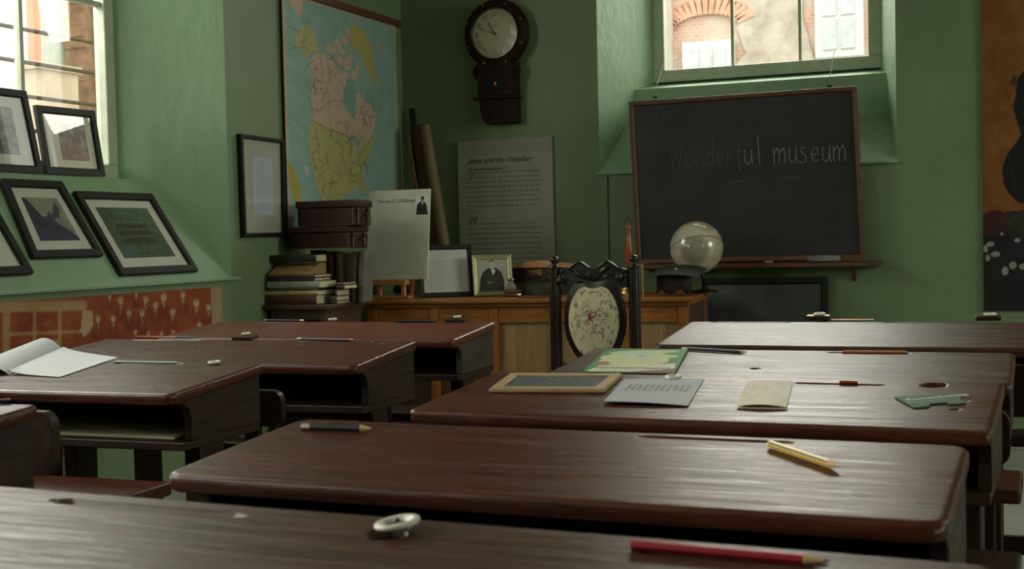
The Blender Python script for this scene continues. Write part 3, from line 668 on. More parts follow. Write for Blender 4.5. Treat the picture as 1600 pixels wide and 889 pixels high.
# chalk crumbs
def crumbs(key,pts,label):
    for i,(x,y) in enumerate(pts):
        p=dpt(key,x,y,.0008); mb=MB(Matrix.Translation(p)); mb.lathe([(.001,-.0008),(.003,0),(.0022,.0012),(.0005,.0016)],7)
        tag(mb.build('chalk_crumb','white',None,off=tuple(p)),label,'chalk crumb',label+' group')
crumbs('L2',[(272,541),(268,549),(312,550),(581,534),(598,537)],'tiny white chalk crumb on the chalky scratched left desk')

# ------------------------------------------------------------ back wall furniture: teacher's desk
ang=math.atan2(5.615-5.436,-1.439+3.03); TD=Matrix.Translation((-3.03,5.436,0))@Matrix.Rotation(ang,4,'Z'); TW=math.hypot(1.591,.179); TZ=.77
td=root('teacher_desk','long golden oak teacher desk against the back wall','desk',(-2.25,5.8,0))
MB(TD).box(0,TW,0,.72,TZ-.022,TZ).build('desk_top','oak',td,bevel=.006,seg=3)
MB(TD).box(.02,TW-.02,.02,.70,TZ-.04,TZ-.0225).build('moulding','oak',td,bevel=.004)
stiles=[.03,.345,.64,.93,1.28,TW-.07]
for s_ in stiles: MB(TD).box(s_,s_+.045,.03,.06,.0,TZ-.0405).build('stile','oakv',td,bevel=.003)
for a,b in zip(stiles[:-1],stiles[1:]):
    MB(TD).box(a+.0455,b-.0005,.035,.06,TZ-.115,TZ-.0405).build('upper_rail','oak',td,bevel=.003)
    MB(TD).box(a+.0455,b-.0005,.035,.06,.06,.13).build('lower_rail','oak',td,bevel=.003)
for i,(a,b) in enumerate(zip(stiles[:-1],stiles[1:])):
    MB(TD).box(a+.0455,b-.0005,.048,.058,.13,TZ-.1155).build('panel','shelfwood' if i<2 else 'plyv',td)
MB(TD).box(TW-.045,TW-.03,.0605,.68,.03,TZ-.0405).build('side_panel','shelfwood',td); MB(TD).box(.03,.045,.0605,.68,.03,TZ-.0405).build('side_panel','shelfwood',td)
MB(TD).box(TW-.07,TW-.028,.64,.68,0,TZ-.0405).build('leg','oakv',td,bevel=.003)
def td_at(px,py): return at(px,py,'z',TZ)
# bookcase
bc=root('low_bookcase','low brown bookcase in the left corner under the stacked books','bookcase',(-3.13,5.2,0))
MB().box(-3.3,-2.965,5.02,5.38,.748,.77).build('bookcase_top','shelfwood',bc,bevel=.004)
for x0 in (-3.27,-3.005): MB().box(x0,x0+.022,5.04,5.37,0,.7475).build('side_panel','shelfwood',bc)
MB().box(-3.2475,-3.0055,5.36,5.37,.02,.7475).build('back_panel','deskside',bc)
for z_ in (.05,.38): MB().box(-3.2475,-3.0055,5.05,5.3595,z_,z_+.02).build('shelf','shelfwood',bc)
MB().box(-3.2475,-3.0055,5.045,5.06,.70,.7475).build('rail','shelfwood',bc)
def book(label,x0,x1,y0,y1,z0,z1,cov,pages='cream',name='book',yaw=0,tilt=0,group=None,spine='y'):
    """book; spine='y': spine faces the viewer (-y) with the page edge at the x1 end; spine='up': upright, spine to the viewer"""
    cx,cy=(x0+x1)/2,(y0+y1)/2; T=Matrix.Translation((cx,cy,z0))@Matrix.Rotation(R(yaw),4,'Z')@Matrix.Rotation(R(tilt),4,'Y')
    rt=root(name,label,'book',(cx,cy,z0),group); hx,hy,h=(x1-x0)/2,(y1-y0)/2,z1-z0; t=.003
    mb=MB(T)
    if spine=='y':
        mb.box(-hx,hx,-hy,hy,0,t); mb.box(-hx,hx,-hy,hy,h-t,h)
        pts=[(-hy-.004*math.sin(math.pi*k/6),h*k/6) for k in range(7)]+[(-hy+t,h),(-hy+t,0)]; mb.prism(pts,-hx,hx,'x'); mb.build('cover',cov,rt,bevel=.001)
        MB(T).box(-hx+.004,hx-.003,-hy+t+.0005,hy-.005,t+.0003,h-t-.0003).build('pages',pages,rt)
    else:
        mb.box(-hx,-hx+t,-hy,hy,0,h); mb.box(hx-t,hx,-hy,hy,0,h)
        pts=[(-hx+2*hx*k/6,-hy-.004*math.sin(math.pi*k/6)) for k in range(7)]+[(hx,-hy+t),(-hx,-hy+t)]; mb.prism(pts,0,h,'z'); mb.build('cover',cov,rt,bevel=.001)
        for f_ in (.15,.3,.75): MB(T).box(-hx*.9,hx*.9,-hy-.0052,-hy-.002,h*f_,h*f_+.004).build('spine_band','leather2',rt)
        MB(T).box(-hx+t+.0003,hx-t-.0003,-hy+t+.0005,hy-.005,.003,h-.003).build('pages',pages,rt)
    return rt
cov={k:plain('book_cloth_'+k,c,.65,0,.2,25) for k,c in dict(red=(92,44,34),cream=(178,168,112),paleblue=(150,156,144),brown=(84,66,44),tan=(162,132,84),dark=(42,36,32),green=(98,104,78),grey=(96,92,82),maroon=(60,32,28)).items()}
def bk(px0,px1,py0,py1,y,cover,label,depth=.17,**k):
    a=at(px0,py1,'y',y);b_=at(px1,py0,'y',y); return a,b_
GS='books piled on the low bookcase'
stack=[('red',456,471,'dark red book at the very bottom of the left pile',417,471),('cream',449.5,456,'cream backed book second from the bottom of the left pile',416,474),('brown',446,449.5,'thin brown book between the cream and the pale blue ones',423,472),
('paleblue',434,444.5,'pale blue and grey book in the middle of the left pile',420,477),('dark',429,434,'dark thin book just above the pale blue book',426,478),('brown',424,429,'brown thin book under the tan folder in the left pile',424,479)]
z=.7702; pm=345.
for cvr,p0,p1,lab,xa,xb in stack:
    h=max(.012,(p1-p0)/pm); A=at(xa,470,'y',5.06); B=at(xb,470,'y',5.06); ext=.085 if cvr in('red','cream','paleblue') else .055
    book(lab,A.x,B.x+ext,5.05,5.05+.15,z,z+h,cov[cvr],'cream' if cvr!='red' else 'cream',group=GS); z+=h+.0006
zt=z
A=at(420,440,'y',5.06);B=at(484,440,'y',5.06)
rt=root('folder','tan cardboard folder with a torn paper on the left pile','folder',(A.x,5.1,zt)); mb=MB(); mb.prism([(5.05,zt),(5.15,zt+.05),(5.21,zt+.05),(5.21,zt)],A.x,B.x,'x'); mb.build('card',cov['tan'],rt,bevel=.002)
mb=MB(); mb.prism([(A.x+.04,5.12),(A.x+.12,5.10),(A.x+.16,5.115),(A.x+.19,5.10),(A.x+.215,5.12),(A.x+.2,5.17),(A.x+.03,5.18)],zt+.0505,zt+.053,'z'); mb.build('torn_paper','cream',rt)
A=at(417,400,'y',5.09);B=at(492,400,'y',5.09)
book('dark worn book with cream bands on top of the tan folder',A.x,B.x,5.10,5.20,zt+.0545,zt+.0545+.035,cov['dark'],'cream',group=GS)
# second pile, right
z=.7702; st2=[('grey',517,560,.012,'thin pale grey green book at the bottom of the small right pile'),('green',513,572,.022,'green grey book in the small pile near the teacher desk'),('brown',524,575,.030,'brown book in the small pile near the teacher desk'),('maroon',537,577,.02,'dark maroon book in the small pile near the teacher desk'),('leather',536,574,.010,'tattered thin book on top of the small right pile')]
for cvr,xa,xb,h,lab in st2:
    A=at(xa,455,'y',5.12);B=at(xb,455,'y',5.12); book(lab,A.x,min(B.x,-2.967),5.12,5.24,z,z+h,cov.get(cvr,MT['leather2']),'cream',group=GS); z+=h+.0006
# upright volumes behind
ups=[(492,'dark',.245,'dark upright book first from the left under the leather cases'),(505,'brown',.23,'brown ribbed upright book second from the left under the leather cases'),(517,'maroon',.238,'maroon upright book third from the left under the leather cases'),(531,'brown',.235,'brown upright book fourth from the left under the leather cases')]
for px,cvr,h,lab in ups:
    A=at(px,440,'y',5.26); book(lab,A.x-.017,A.x+.017,5.255,5.355,.7702,.7702+h,cov[cvr],spine='up',group='upright books on the low bookcase')
for px,cvr,h,lab,tl in ((558,'brown',.235,'tall mottled upright book leaning right of the leather cases',5),(570,'grey',.24,'grey leaning upright book with a torn cream top',4)):
    A=at(px,440,'y',5.30); rt=book(lab,A.x-.02,A.x+.008,5.26,5.355,.7702,.7702+h,cov[cvr],spine='up',tilt=tl,group='upright books on the low bookcase')
# leather cases resting on the books
def case(label,x0,x1,y0,y1,z0,z1,strap):
    rt=root('leather_case',label,'case',((x0+x1)/2,(y0+y1)/2,z0)); zl=z1-(z1-z0)*.3
    MB().box(x0+.004,x1-.004,y0+.004,y1-.004,z0,zl).build('case_body','leather',rt,bevel=.006); MB().box(x0-.003,x1+.003,y0-.003,y1+.003,zl+.0005,z1).build('lid','leather',rt,bevel=.008,seg=3)
    for yy in (y0+.04,y1-.05):
        MB().box(x1-.0035,x1+.004,yy,yy+.014,z0+.01,zl).build('strap','leather2',rt,bevel=.001); MB().box(x1+.0042,x1+.009,yy-.003,yy+.017,zl-.02,zl-.006).build('buckle','brass',rt)
    MB().tube([(x1+.003,y0+.09,zl-.03),(x1+.018,y0+.095,zl-.035),(x1+.018,y0+.12,zl-.035),(x1+.003,y0+.125,zl-.03)],.004,8).build('handle','leather',rt)
    mb=MB()
    for zz in (z0+.003,): mb.tube([(x0+.004,y0+.003,zz),(x1-.004,y0+.003,zz)],.0016,6)
    mb.tube([(x1-.003,y0+.003,z0+.003),(x1-.003,y0+.003,zl)],.0016,6); mb.build('piping','leather2',rt)
case('wider dark leather case beneath the other one',-3.245,-2.93,5.17,5.365,1.022,1.125,1)
case('narrower dark leather case, topmost on the books',-3.205,-2.905,5.175,5.36,1.126,1.243,1)
# corner boards
def plank(label,a,b,w,t,mat,name='wooden_plank'):
    A=Vector(a);B=Vector(b); x=(B-A).normalized(); n=(Vector((0,-1,0))-x*Vector((0,-1,0)).dot(x)).normalized(); y=x.cross(n)
    T=frameM(A,y,n,x); L=(B-A).length; return tag(MB(T).box(-w/2,w/2,-t/2,t/2,0,L).build(name,mat,None,bevel=.003,off=a),label,'plank')
# ---- things on the teacher desk
def easel_sign():
    yb=5.60; BL=at(573,437,'y',yb);TL=at(578,299,'y',yb+.05);TR=at(671,297,'y',yb+.05);BR=at(659,437,'y',yb); BR=BL+Vector((.335,0,0)); TR=TL+Vector((.335,0,0))
    n=((TR-TL).cross(TL-BL)).normalized(); n=-n if n.y>0 else n
    rt=root('display_panel','white printed panel with a small portrait standing on a little easel','sign',BL)
    cv=Canvas(200,270,(226,226,208)); cv.noise(.012,30,4); textlines(cv,.13,.68,.17,.30,6,(120,120,104),.75,.0028,7,.4); textlines(cv,.13,.86,.335,.93,24,(120,120,104),.8,.0028,8,.15)
    x0,x1,y0,y1=.77,.975,.075,.285; cv.poly([(x0,y0),(x1,y0),(x1,y1),(x0,y1)],(236,238,230)); cv.poly([(x0+.01,y1),(x0+.02,y0+.1),(x0+.08,y0+.062),(x0+.13,y0+.062),(x1-.03,y0+.1),(x1,y1)],(34,36,36)); cv.ell(x0+.105,y0+.035,.024,.026,(90,88,80)); cv.poly([(x0+.09,y0+.062),(x0+.125,y0+.062),(x0+.11,y0+.11)],(220,220,212)); cv.ell(x0+.105,y0+.02,.024,.014,(40,38,36))
    s_=sheet('panel',[TL+n*.006,TR+n*.006,BR+n*.006,BL+n*.006],cv,'painted',rt,.006)
    x=Vector((1,0,0)); up=(TL-BL).normalized(); text('heading',"Thomas D. O'Sullivan",.024,frameM(TL+x*.042-up*.062+n*.0065,x,up,n),'text',rt,.35)
    e=root('table_easel','little pale wooden easel under the white printed panel','easel',(BL.x+.17,yb+.02,TZ))
    zb=BL.z; xs0=BL.x+.05; xs1=BL.x+.225
    MB().box(xs0-.0,xs1+.0,yb-.035,yb+.022,zb-.027,zb-.001).build('ledge','easel',e,bevel=.002)
    for xx in (xs0+.022,xs1-.022): MB().box(xx-.009,xx+.009,yb-.012,yb+.010,TZ+.0125,zb-.0275).build('leg','easel',e,bevel=.001)
    MB().box(xs0+.01,xs1+.018,yb-.03,yb+.03,TZ+.0005,TZ+.012).build('base','easel',e,bevel=.001)
    MB(Matrix.Translation((xs1-.005,yb+.045,TZ))@Matrix.Rotation(R(-14),4,'X')).box(-.008,.008,-.006,.006,.012,.28).build('prop','easel',e)
easel_sign()
MB_=MB(Matrix.Translation((-3.035+.09,5.70,TZ+.0005))); 
def blob(label,px,py,sx,sy,sz,mat,name,cat):
    p=td_at(px,py); mb=MB(Matrix.Translation((p.x,p.y,TZ+.0005))@Matrix.Diagonal((sx,sy,sz,1))); mb.lathe([(.7,0),(.95,.12),(1,.4),(.93,.75),(.7,.95),(.1,1.0)],28); o=mb.build(name,mat,None,smooth=True,off=(p.x,p.y,TZ)); return tag(o,label,cat)
blob('black rounded spectacle case behind the little easel',628,458,.05,.03,.045,'black','spectacle_case','case')
blob('black rounded pouch at the left end behind the easel',585,459,.03,.03,.06,'blackmat','pouch','pouch')
# black frame with page
def standing(label,name,px_bl,px_tl,px_br,h,w,t,mat,cv,fw,lean,prof=None):
    p=td_at(*px_bl); q=td_at(*px_br); W_=(q-p).length; ex=(q-p).normalized(); bk_=Vector((-ex.y,ex.x,0)); up=bk_*math.sin(R(lean))+Vector((0,0,math.cos(R(lean)))); n=-bk_*math.cos(R(lean))+Vector((0,0,math.sin(R(lean))))
    BL=Vector((p.x,p.y,TZ+.0005))+bk_*(t*.5+.004); BR=BL+ex*W_; TL=BL+up*h; TR=BR+up*h; c=[TL,TR,BR,BL]
    rt=root(name,label,'picture frame',BL)
    frame('frame',c,fw,t,mat,rt,n,.0012,prof); slab([x+n*.001 for x in inset(c,fw*.5)],.003,n).build('backing','black',rt)
    sheet('print',inset(c,fw*.9,.0065,n),cv,'print_gloss',rt,.001); slab(inset(c,fw*.95,.0075,n),.0012,n).build('glass','glass',rt)
    b=(BL+BR)/2+up*h*.55; MB().tube([b-n*.003,Vector((b.x,b.y,0))+bk_*.075+Vector((0,0,TZ+.004))],.004,6).build('strut','black',rt); return rt
cv=Canvas(150,180,(214,214,208)); textlines(cv,.36,.64,.08,.15,3,(130,130,124),.7,.003,2,.1,True); textlines(cv,.1,.9,.26,.92,20,(84,84,80),.9,.0042,3,.12)
standing('black frame holding a closely typed page, left of the gold one','document_frame',(657,466),(665,374),(742,463),.258,0,.014,'black',cv,.024,12)
cv=Canvas(120,150,(172,172,156)); cv.noise(.02,20,9); cv.poly([(.05,1),(.1,.6),(.18,.42),(.36,.28),(.62,.27),(.78,.4),(.86,.65),(.86,1)],(34,33,32)); cv.poly([(.42,.27),(.56,.27),(.60,.36),(.52,.5),(.46,.36)],(222,222,206)); cv.poly([(.44,.29),(.52,.31),(.58,.28),(.58,.33),(.5,.32),(.44,.34)],(28,27,26)); cv.ell(.49,.16,.085,.1,(204,196,176)); cv.poly([(.4,.15),(.4,.08),(.46,.04),(.54,.04),(.6,.09),(.58,.10),(.5,.075),(.42,.1)],(50,46,42)); cv.ell(.40,.72,.08,.03,(140,136,122)); cv.line([(.45,.155),(.47,.155)],.008,(60,56,50)); cv.line([(.52,.155),(.54,.155)],.008,(60,56,50)); cv.line([(.46,.205),(.53,.205)],.006,(90,76,66)); cv.noise(.01,3,5)
gp=[(0,0),(0,.010),(.004,.014),(.008,.014),(.011,.010),(.016,.009),(.020,.012),(.023,.010),(.024,.005),(.024,0)]
standing('small pale gold frame with a sepia portrait of a person in a dark robe','portrait_frame',(741,464),(746,390),(803,462),.205,0,.012,'gold',cv,.024,12,gp)
# inkstand
p=td_at(804,463)+Vector((0,-.03,0)); rt=root('inkstand','small glass and silver inkstand in front of the gold frame','inkstand',(p.x,p.y,TZ))
mb=MB(Matrix.Translation((p.x,p.y,TZ+.0005))); mb.lathe([(.036,0),(.045,.003),(.047,.008),(.04,.014),(.043,.022),(.047,.03),(.046,.034),(.03,.036)],8); mb.build('tray','silver',rt,bevel=.001)
mb=MB(Matrix.Translation((p.x-.004,p.y,TZ+.037))); mb.lathe([(.026,0),(.027,.008),(.018,.022),(.012,.032),(.012,.036)],6); mb.build('glass_well','inkglass',rt)
mb=MB(Matrix.Translation((p.x-.004,p.y,TZ+.0735))); mb.lathe([(.014,0),(.018,.004),(.018,.010),(.012,.014),(.002,.015)],16); mb.build('lid','silver',rt,smooth=True)
# propped open book on the desk
c0=at(803,436,'y',5.93);c1=at(856,433,'y',5.93); ztop=at(803,417,'y',5.93).z
rt=root('propped_book','large open brown book propped up behind the inkstand','book',(c0.x,5.93,TZ))
mb=MB(); mb.box(c0.x,c0.x+.19,5.93,6.10,TZ+.0005,TZ+.05); mb.build('lower_pages',cov['brown'],rt,bevel=.004)
mb=MB(); mb.prism([(c0.x-.005,TZ+.052),(c0.x-.005,ztop-.005),(c0.x+.17,ztop+.002),(c0.x+.19,ztop-.03),(c0.x+.17,TZ+.07)],5.91,5.93,'y'); mb.build('cover',cov['maroon'],rt,bevel=.002)
cv=Canvas(60,40,(34,22,20)); cv.poly([(.5,.2),(.95,.1),(.98,.6),(.9,.7),(.7,.4)],(140,96,44)); cv.poly([(.55,.35),(.7,.5),(.75,.65),(.65,.6)],(120,50,30)); cv.noise(.02,4,3)
sheet('cover_picture',[(c0.x,5.909,ztop-.012),(c0.x+.165,5.909,ztop-.006),(c0.x+.16,5.909,TZ+.078),(c0.x,5.909,TZ+.062)],cv,'painted',rt,.001)
mb=MB(); N=14; top=[(c0.x-.01+.2*k/N, ztop+.002+.026*math.sin(math.pi*(k/N)**1.6)) for k in range(N+1)]; bot=[(c0.x+.19,ztop-.004),(c0.x-.01,ztop-.004)]
mb.prism(top+bot,5.90,6.06,'y'); mb.build('page_block','easel',rt,bevel=.001)
mb=MB(); N=10; top=[(c0.x+.2+.14*k/N, ztop+.018-.016*(k/N)) for k in range(N+1)]; bot=[(c0.x+.34,ztop-.008),(c0.x+.2,ztop-.004)]
mb.prism(top+bot,5.92,6.06,'y'); mb.build('right_page','easel',rt)
mb=MB(); mb.box(c0.x+.21,c0.x+.33,5.94,6.05,TZ+.0005,ztop-.0085); mb.build('right_pages',cov['dark'],rt)
p=td_at(832,462)+Vector((0,-.03,0)); rt=root('dark_green_box','dark green wedge shaped box right of the inkstand','box',(p.x,p.y,TZ)); MB().prism([(p.x-.05,TZ+.0065),(p.x-.02,TZ+.05),(p.x+.04,TZ+.058),(p.x+.06,TZ+.0065)],p.y,p.y+.06,'y').build('box_body',plain('dark_green_cloth',(36,46,38),.6),rt,bevel=.002); MB().prism([(p.x-.048,TZ+.013),(p.x-.021,TZ+.0515),(p.x-.017,TZ+.0535),(p.x-.055,TZ+.011)],p.y-.002,p.y+.058,'y').build('label_strip',cov['grey'],rt)
tag(MB(TD).box(.78,.96,.03,.16,TZ+.0005,TZ+.006).build('thin_red_book',cov['red'],None,bevel=.001,off=(-2.2,5.55,TZ)),'thin red book lying flat at the desk edge behind the chair','book')
# bell
p=Vector((-1.803,5.85,TZ+.0005)); rt=root('hand_bell','brass hand bell with a turned red brown handle behind the chair','bell',p)
MB(Matrix.Translation(p)).lathe([(.058,0),(.06,.006),(.052,.02),(.04,.045),(.034,.075),(.026,.092),(.012,.1),(.01,.125)],32).build('bell_cup','brass',rt,smooth=True)
MB(Matrix.Translation(p+Vector((0,0,.125)))).lathe([(.008,0),(.011,.01),(.017,.05),(.019,.09),(.013,.14),(.010,.18),(.013,.20),(.006,.215)],20).build('handle','handle',rt,smooth=True)
mb=MB(); mb.tube([p+Vector((.010*math.cos(a),0,.352+.012*math.sin(a))) for a in [k*math.pi/6 for k in range(12)]],.0015,6,closed=True); mb.build('ring','iron',rt,smooth=True)
# yellow folding rule
q=at(1004,430,'y',5.70); rt=root('folding_rule','yellow folding rule standing behind the right chair post','ruler',(q.x,5.7,TZ))
MB().box(q.x-.004,q.x+.003,5.70,5.704,TZ+.0005,TZ+.135).build('upright_segment','rule',rt); MB().box(q.x-.055,q.x+.003,5.7045,5.708,TZ+.135,TZ+.147).build('top_segment','rule',rt); MB().box(q.x-.085,q.x-.03,5.70,5.704,TZ+.0005,TZ+.018).build('lower_segment','rule',rt)
# globe
gc=Vector((-1.522,6.03,.985)); gr=.1265; rt=root('desk_globe','antique cream globe on a dark stand at the right of the teacher desk','globe',(gc.x+.02,gc.y,TZ))
n1,n2=96,64; vs=[];cols=[]; TG=Matrix.Translation(gc)@Matrix.Rotation(R(-14),4,'Y')@Matrix.Rotation(R(-22),4,'X')
rng=np.random.RandomState(4); ph=rng.rand(8)*6; ks=rng.randn(8,3)*2.6
for j in range(n2+1):
    th_=math.pi*j/n2
    for i in range(n1):
        a=2*math.pi*i/n1; d=np.array([math.sin(th_)*math.cos(a),math.sin(th_)*math.sin(a),math.cos(th_)])
        vs.append(tuple(gr*d)); v=sum(math.sin(float(k@d)*1.5+p_) for k,p_ in zip(ks,ph)); wd=TG.to_3x3()@Vector(d)
        base=np.array([188,182,158.]); 
        land=1/(1+math.exp(-(v-.8)*3)); base=base*(1-land*.35)+np.array([138,118,88.])*land*.35
        s2=Vector(d).dot(Vector((.15,-.85,-.5)).normalized()); 
        if s2>.8: base=base*.62+np.array([70,60,48.])*.38*min(1,(s2-.8)*9) + base*.38*(1-min(1,(s2-.8)*9))
        s3=Vector(d).dot(Vector((-.75,-.5,.45)).normalized()); 
        if s3>.85: base=base*.5+np.array([120,146,150.])*.5
        if abs(d[2])<.022: base=np.array([118,104,70.])
        base=base*(1+.05*rng.randn()); cols.append([lin(float(np.clip(x,0,255))) for x in base]+[1])
fs=[(j*n1+i,j*n1+(i+1)%n1,(j+1)*n1+(i+1)%n1,(j+1)*n1+i) for j in range(n2) for i in range(n1)]
mb=MB(TG); mb.add(vs,fs); mb.build('sphere','globe',rt,smooth=True,col=cols)
ax=TG.to_3x3()@Vector((0,0,1)); MB().tube([gc+ax*(gr-.002),gc+ax*(gr+.014)],.003,8).build('axis_pin','brass',rt); 
mb=MB(); mb.tube([gc-ax*(gr-.002),gc-ax*(gr+.012),Vector((gc.x+.035,gc.y,TZ+.04)),Vector((gc.x+.035,gc.y,TZ+.016))],.006,8); mb.build('arm','iron',rt)
mb=MB(Matrix.Translation((gc.x+.035,gc.y,TZ+.0005))); mb.lathe([(.062,0),(.066,.004),(.062,.010),(.03,.014),(.012,.02)],36); mb.build('base','iron',rt,smooth=True)
# mortarboard
def cap():
    zc=at(1052,425,'y',5.80).z; pts=[(1000,428),(1052,417),(1112,421),(1082,436)]
    P3=[at(*p,'z',zc) for p in pts]; ctr=Vector((-1.572,5.80,0))
    c0=ctr; hs=.12; T=Matrix.Translation((c0.x+.01,c0.y,zc+.004))@Matrix.Rotation(R(3),4,'Z')@Matrix.Rotation(R(9),4,'X')
    rt=root('mortarboard_cap','black mortarboard cap resting in front of the globe','hat',(c0.x,c0.y,TZ))
    N=16; mb=MB(T); vs=[]
    for j in range(N+1):
        for i in range(N+1):
            x=-1+2*i/N;y=-1+2*j/N; vs.append((x*hs,y*hs,.008*(1-x*x)*(1)-.010*(x*y)**2*0-.010*abs(x)**3))
    b=len(vs); vs+=[(v[0],v[1],v[2]-.004) for v in vs]; f=[]
    for j in range(N):
        for i in range(N): k=j*(N+1)+i; f.append((k,k+1,k+N+2,k+N+1)); f.append((b+k,b+k+N+1,b+k+N+2,b+k+1))
    per=[i for i in range(N+1)]+[j*(N+1)+N for j in range(1,N+1)]+[N*(N+1)+i for i in range(N-1,-1,-1)]+[j*(N+1) for j in range(N-1,0,-1)]
    for k in range(len(per)): q=(k+1)%len(per); f.append((per[k],b+per[k],b+per[q],per[q]))
    mb.add(vs,f); mb.build('board','blackmat',rt,smooth=False)
    mb=MB(T@Matrix.Translation((0,0,.009))); mb.lathe([(.006,-.001),(.006,.003),(.002,.005)],12); mb.build('button','white',rt,smooth=True)
    mb=MB(Matrix.Translation((c0.x,c0.y,0))); n=60; r0=.082; vs=[];f=[]; ztop_=zc-.012
    for i in range(n):
        a=2*math.pi*i/n; dip=TZ+.001+.028*abs(math.sin(a*2.5+.6)) ; rr=r0*(1-.05); 
        vs+= [(r0*.93*math.cos(a),r0*.93*math.sin(a),ztop_),(r0*math.cos(a),r0*math.sin(a),(ztop_+dip)/2+.01),(r0*.98*math.cos(a),r0*.98*math.sin(a),dip),(r0*.94*math.cos(a),r0*.94*math.sin(a),dip),(r0*.88*math.cos(a),r0*.88*math.sin(a),ztop_-.002)]
    for i in range(n):
        j=(i+1)%n
        for k in range(4): f.append((i*5+k,j*5+k,j*5+k+1,i*5+k+1))
    mb.add(vs,f); mb.build('skull_cap',plain('dark_plum_felt',(34,20,22),.8),rt,smooth=True)
cap()
# ------------------------------------------------------------ carved chair
def chair():
    y=4.95; xl0,xl1=-1.876,-1.811; xr0,xr1=-1.538,-1.472; xm=(xl0+xr1)/2
    rt=root('carved_chair','ornate dark carved chair with a floral tapestry back','chair',(xm,4.75,0))
    for k,(a,b) in enumerate(((xl0,xl1),(xr0,xr1))):
        cx=(a+b)/2; w=.022; pts=[]
        m=24
        for i in range(m): # reeded section
            t=2*math.pi*i/m; r_=w*(1+.10*math.cos(6*t)); pts.append((cx+r_*math.cos(t)*1.05,y+r_*math.sin(t)*.9))
        p=MB(); p.prism(pts,.50,.922,'z'); p=p.build('back_post','ebony',rt,smooth=False)
        mb=MB(Matrix.Translation((cx,y,.922))); mb.lathe([(.024,0),(.026,.006),(.014,.012),(.010,.02),(.017,.027),(.020,.036),(.015,.046),(.003,.051)],24); mb.build('finial','ebony',rt,smooth=True)
        mb=MB(); mb.box(cx-.02,cx+.02,y-.02,y+.025,0,.4995); mb.build('leg','ebony',rt,bevel=.004)
    # crest rail
    x0,x1=xl1-.006,xr0+.006; W_=x1-x0; N=80; up=[];lo=[]
    for i in range(N+1):
        u=i/N; s_=abs(u-.5)*2
        t=.926+.024*math.exp(-((s_-.42)/.20)**2)-.004*math.exp(-(s_/.2)**2)-.012*max(0,s_-.7)/.3-.006*math.exp(-((s_-.74)/.05)**2)
        b=.842+.020*math.exp(-((s_-.36)/.2)**2)
        up.append((x0+W_*u,t)); lo.append((x0+W_*u,b))
    mb=MB(); mb.prism(up+lo[::-1],y-.012,y+.014,'y'); mb.build('crest_rail','ebony',rt,bevel=.003)
    # scalloped top lip
    mb=MB(); mb.tube([(p[0],y-.013,p[1]-.003) for p in up],.0055,8); mb.build('crest_moulding','ebony',rt,smooth=True)
    # carved leaves and scrolls
    mb=MB()
    def leaf(cx,cz,L,a,w):
        n=12; vs=[];f=[]; d=Vector((math.cos(a),0,math.sin(a))); q=Vector((-math.sin(a),0,math.cos(a)))
        for i in range(n+1):
            t=i/n; ww=w*math.sin(math.pi*t)**.7; c=Vector((cx,y-.013,cz))+d*(L*t)+q*(.012*math.sin(t*3))
            vs+= [c-q*ww,c+Vector((0,-.010*math.sin(math.pi*t),0)),c+q*ww]
        for i in range(n): k=i*3; f+=[(k,k+1,k+4,k+3),(k+1,k+2,k+5,k+4)]
        b=len(mb.v); mb.v+=vs; mb.f+=[tuple(b+i for i in g) for g in f]
    def scroll(cx,cz,r0,s_):
        pts=[Vector((cx+s_*r0*(1-t/9)*math.cos(t*.9),y-.015,cz+r0*(1-t/9)*math.sin(t*.9))) for t in range(9)]; mb.tube(pts,.0042,6,[1-.07*k for k in range(9)])
    for s_ in (-1,1):
        leaf(xm+s_*.020,.878,.085,R(90-s_*52),.011); leaf(xm+s_*.03,.868,.07,R(90-s_*72),.008)
        leaf(xm+s_*.118,.856,.05,R(90-s_*30),.010); leaf(xm+s_*.115,.858,.045,R(90+s_*5),.008); leaf(xm+s_*.125,.875,.035,R(90-s_*70),.008)
        scroll(xm+s_*.095,.915,.013,s_); scroll(xm+s_*.135,.903,.010,-s_)
        mb.add([],[]); 
    for k in range(5): xx=xm-.02+.01*k; mb.tube([(xx,y-.014,.868),(xx,y-.014,.905)],.0032,6)
    mb.build('carving','ebony',rt,smooth=True)
    # oval splat
    def oval(t,k=1.0,ax_=.125,az_=.175,cz=.706):
        x=math.sin(t);z=math.cos(t); r=1.0
        px=ax_*k*math.copysign(abs(x)**.85,x)*(1-.16*max(0,-z)**1.5); pz=az_*k*z
        if z>0: pz-=.024*k*math.exp(-(x/.26)**2)
        return xm+px,cz+pz
    n=72; mb=MB(); o=[oval(2*math.pi*i/n,1.0,.131,.186) for i in range(n)]; inn=[oval(2*math.pi*i/n,.82,.131,.186) for i in range(n)]
    vs=[(p[0],y-.012,p[1]) for p in o]+[(p[0],y-.018,p[1]) for p in inn]+[(p[0],y+.012,p[1]) for p in o]+[(p[0],y+.012,p[1]) for p in inn]; f=[]
    for i in range(n): j=(i+1)%n; f+=[(i,j,n+j,n+i),(2*n+i,2*n+j,3*n+j,3*n+i),(i,j,2*n+j,2*n+i),(n+i,n+j,3*n+j,3*n+i)]
    mb.add(vs,f); mb.build('oval_frame','ebony',rt,bevel=.002)
    # tapestry pad with painted pattern
    K=46; vs=[];cols=[]; rg=np.random.RandomState(3); ns=80
    cvs=Canvas(160,220,(196,188,158)); cvs.noise(.02,10,2); rr=random.Random(12)
    for k in range(170):
        cx,cy=rr.random(),rr.random(); r_=.022+.036*rr.random(); a=rr.random()*6; cvs.line([(cx+r_*(1-t/10)*math.cos(a+t*.7),cy+r_*.75*(1-t/10)*math.sin(a+t*.7)) for t in range(9)],.0045,(84,86,66) if k%3 else (104,98,88),.8)
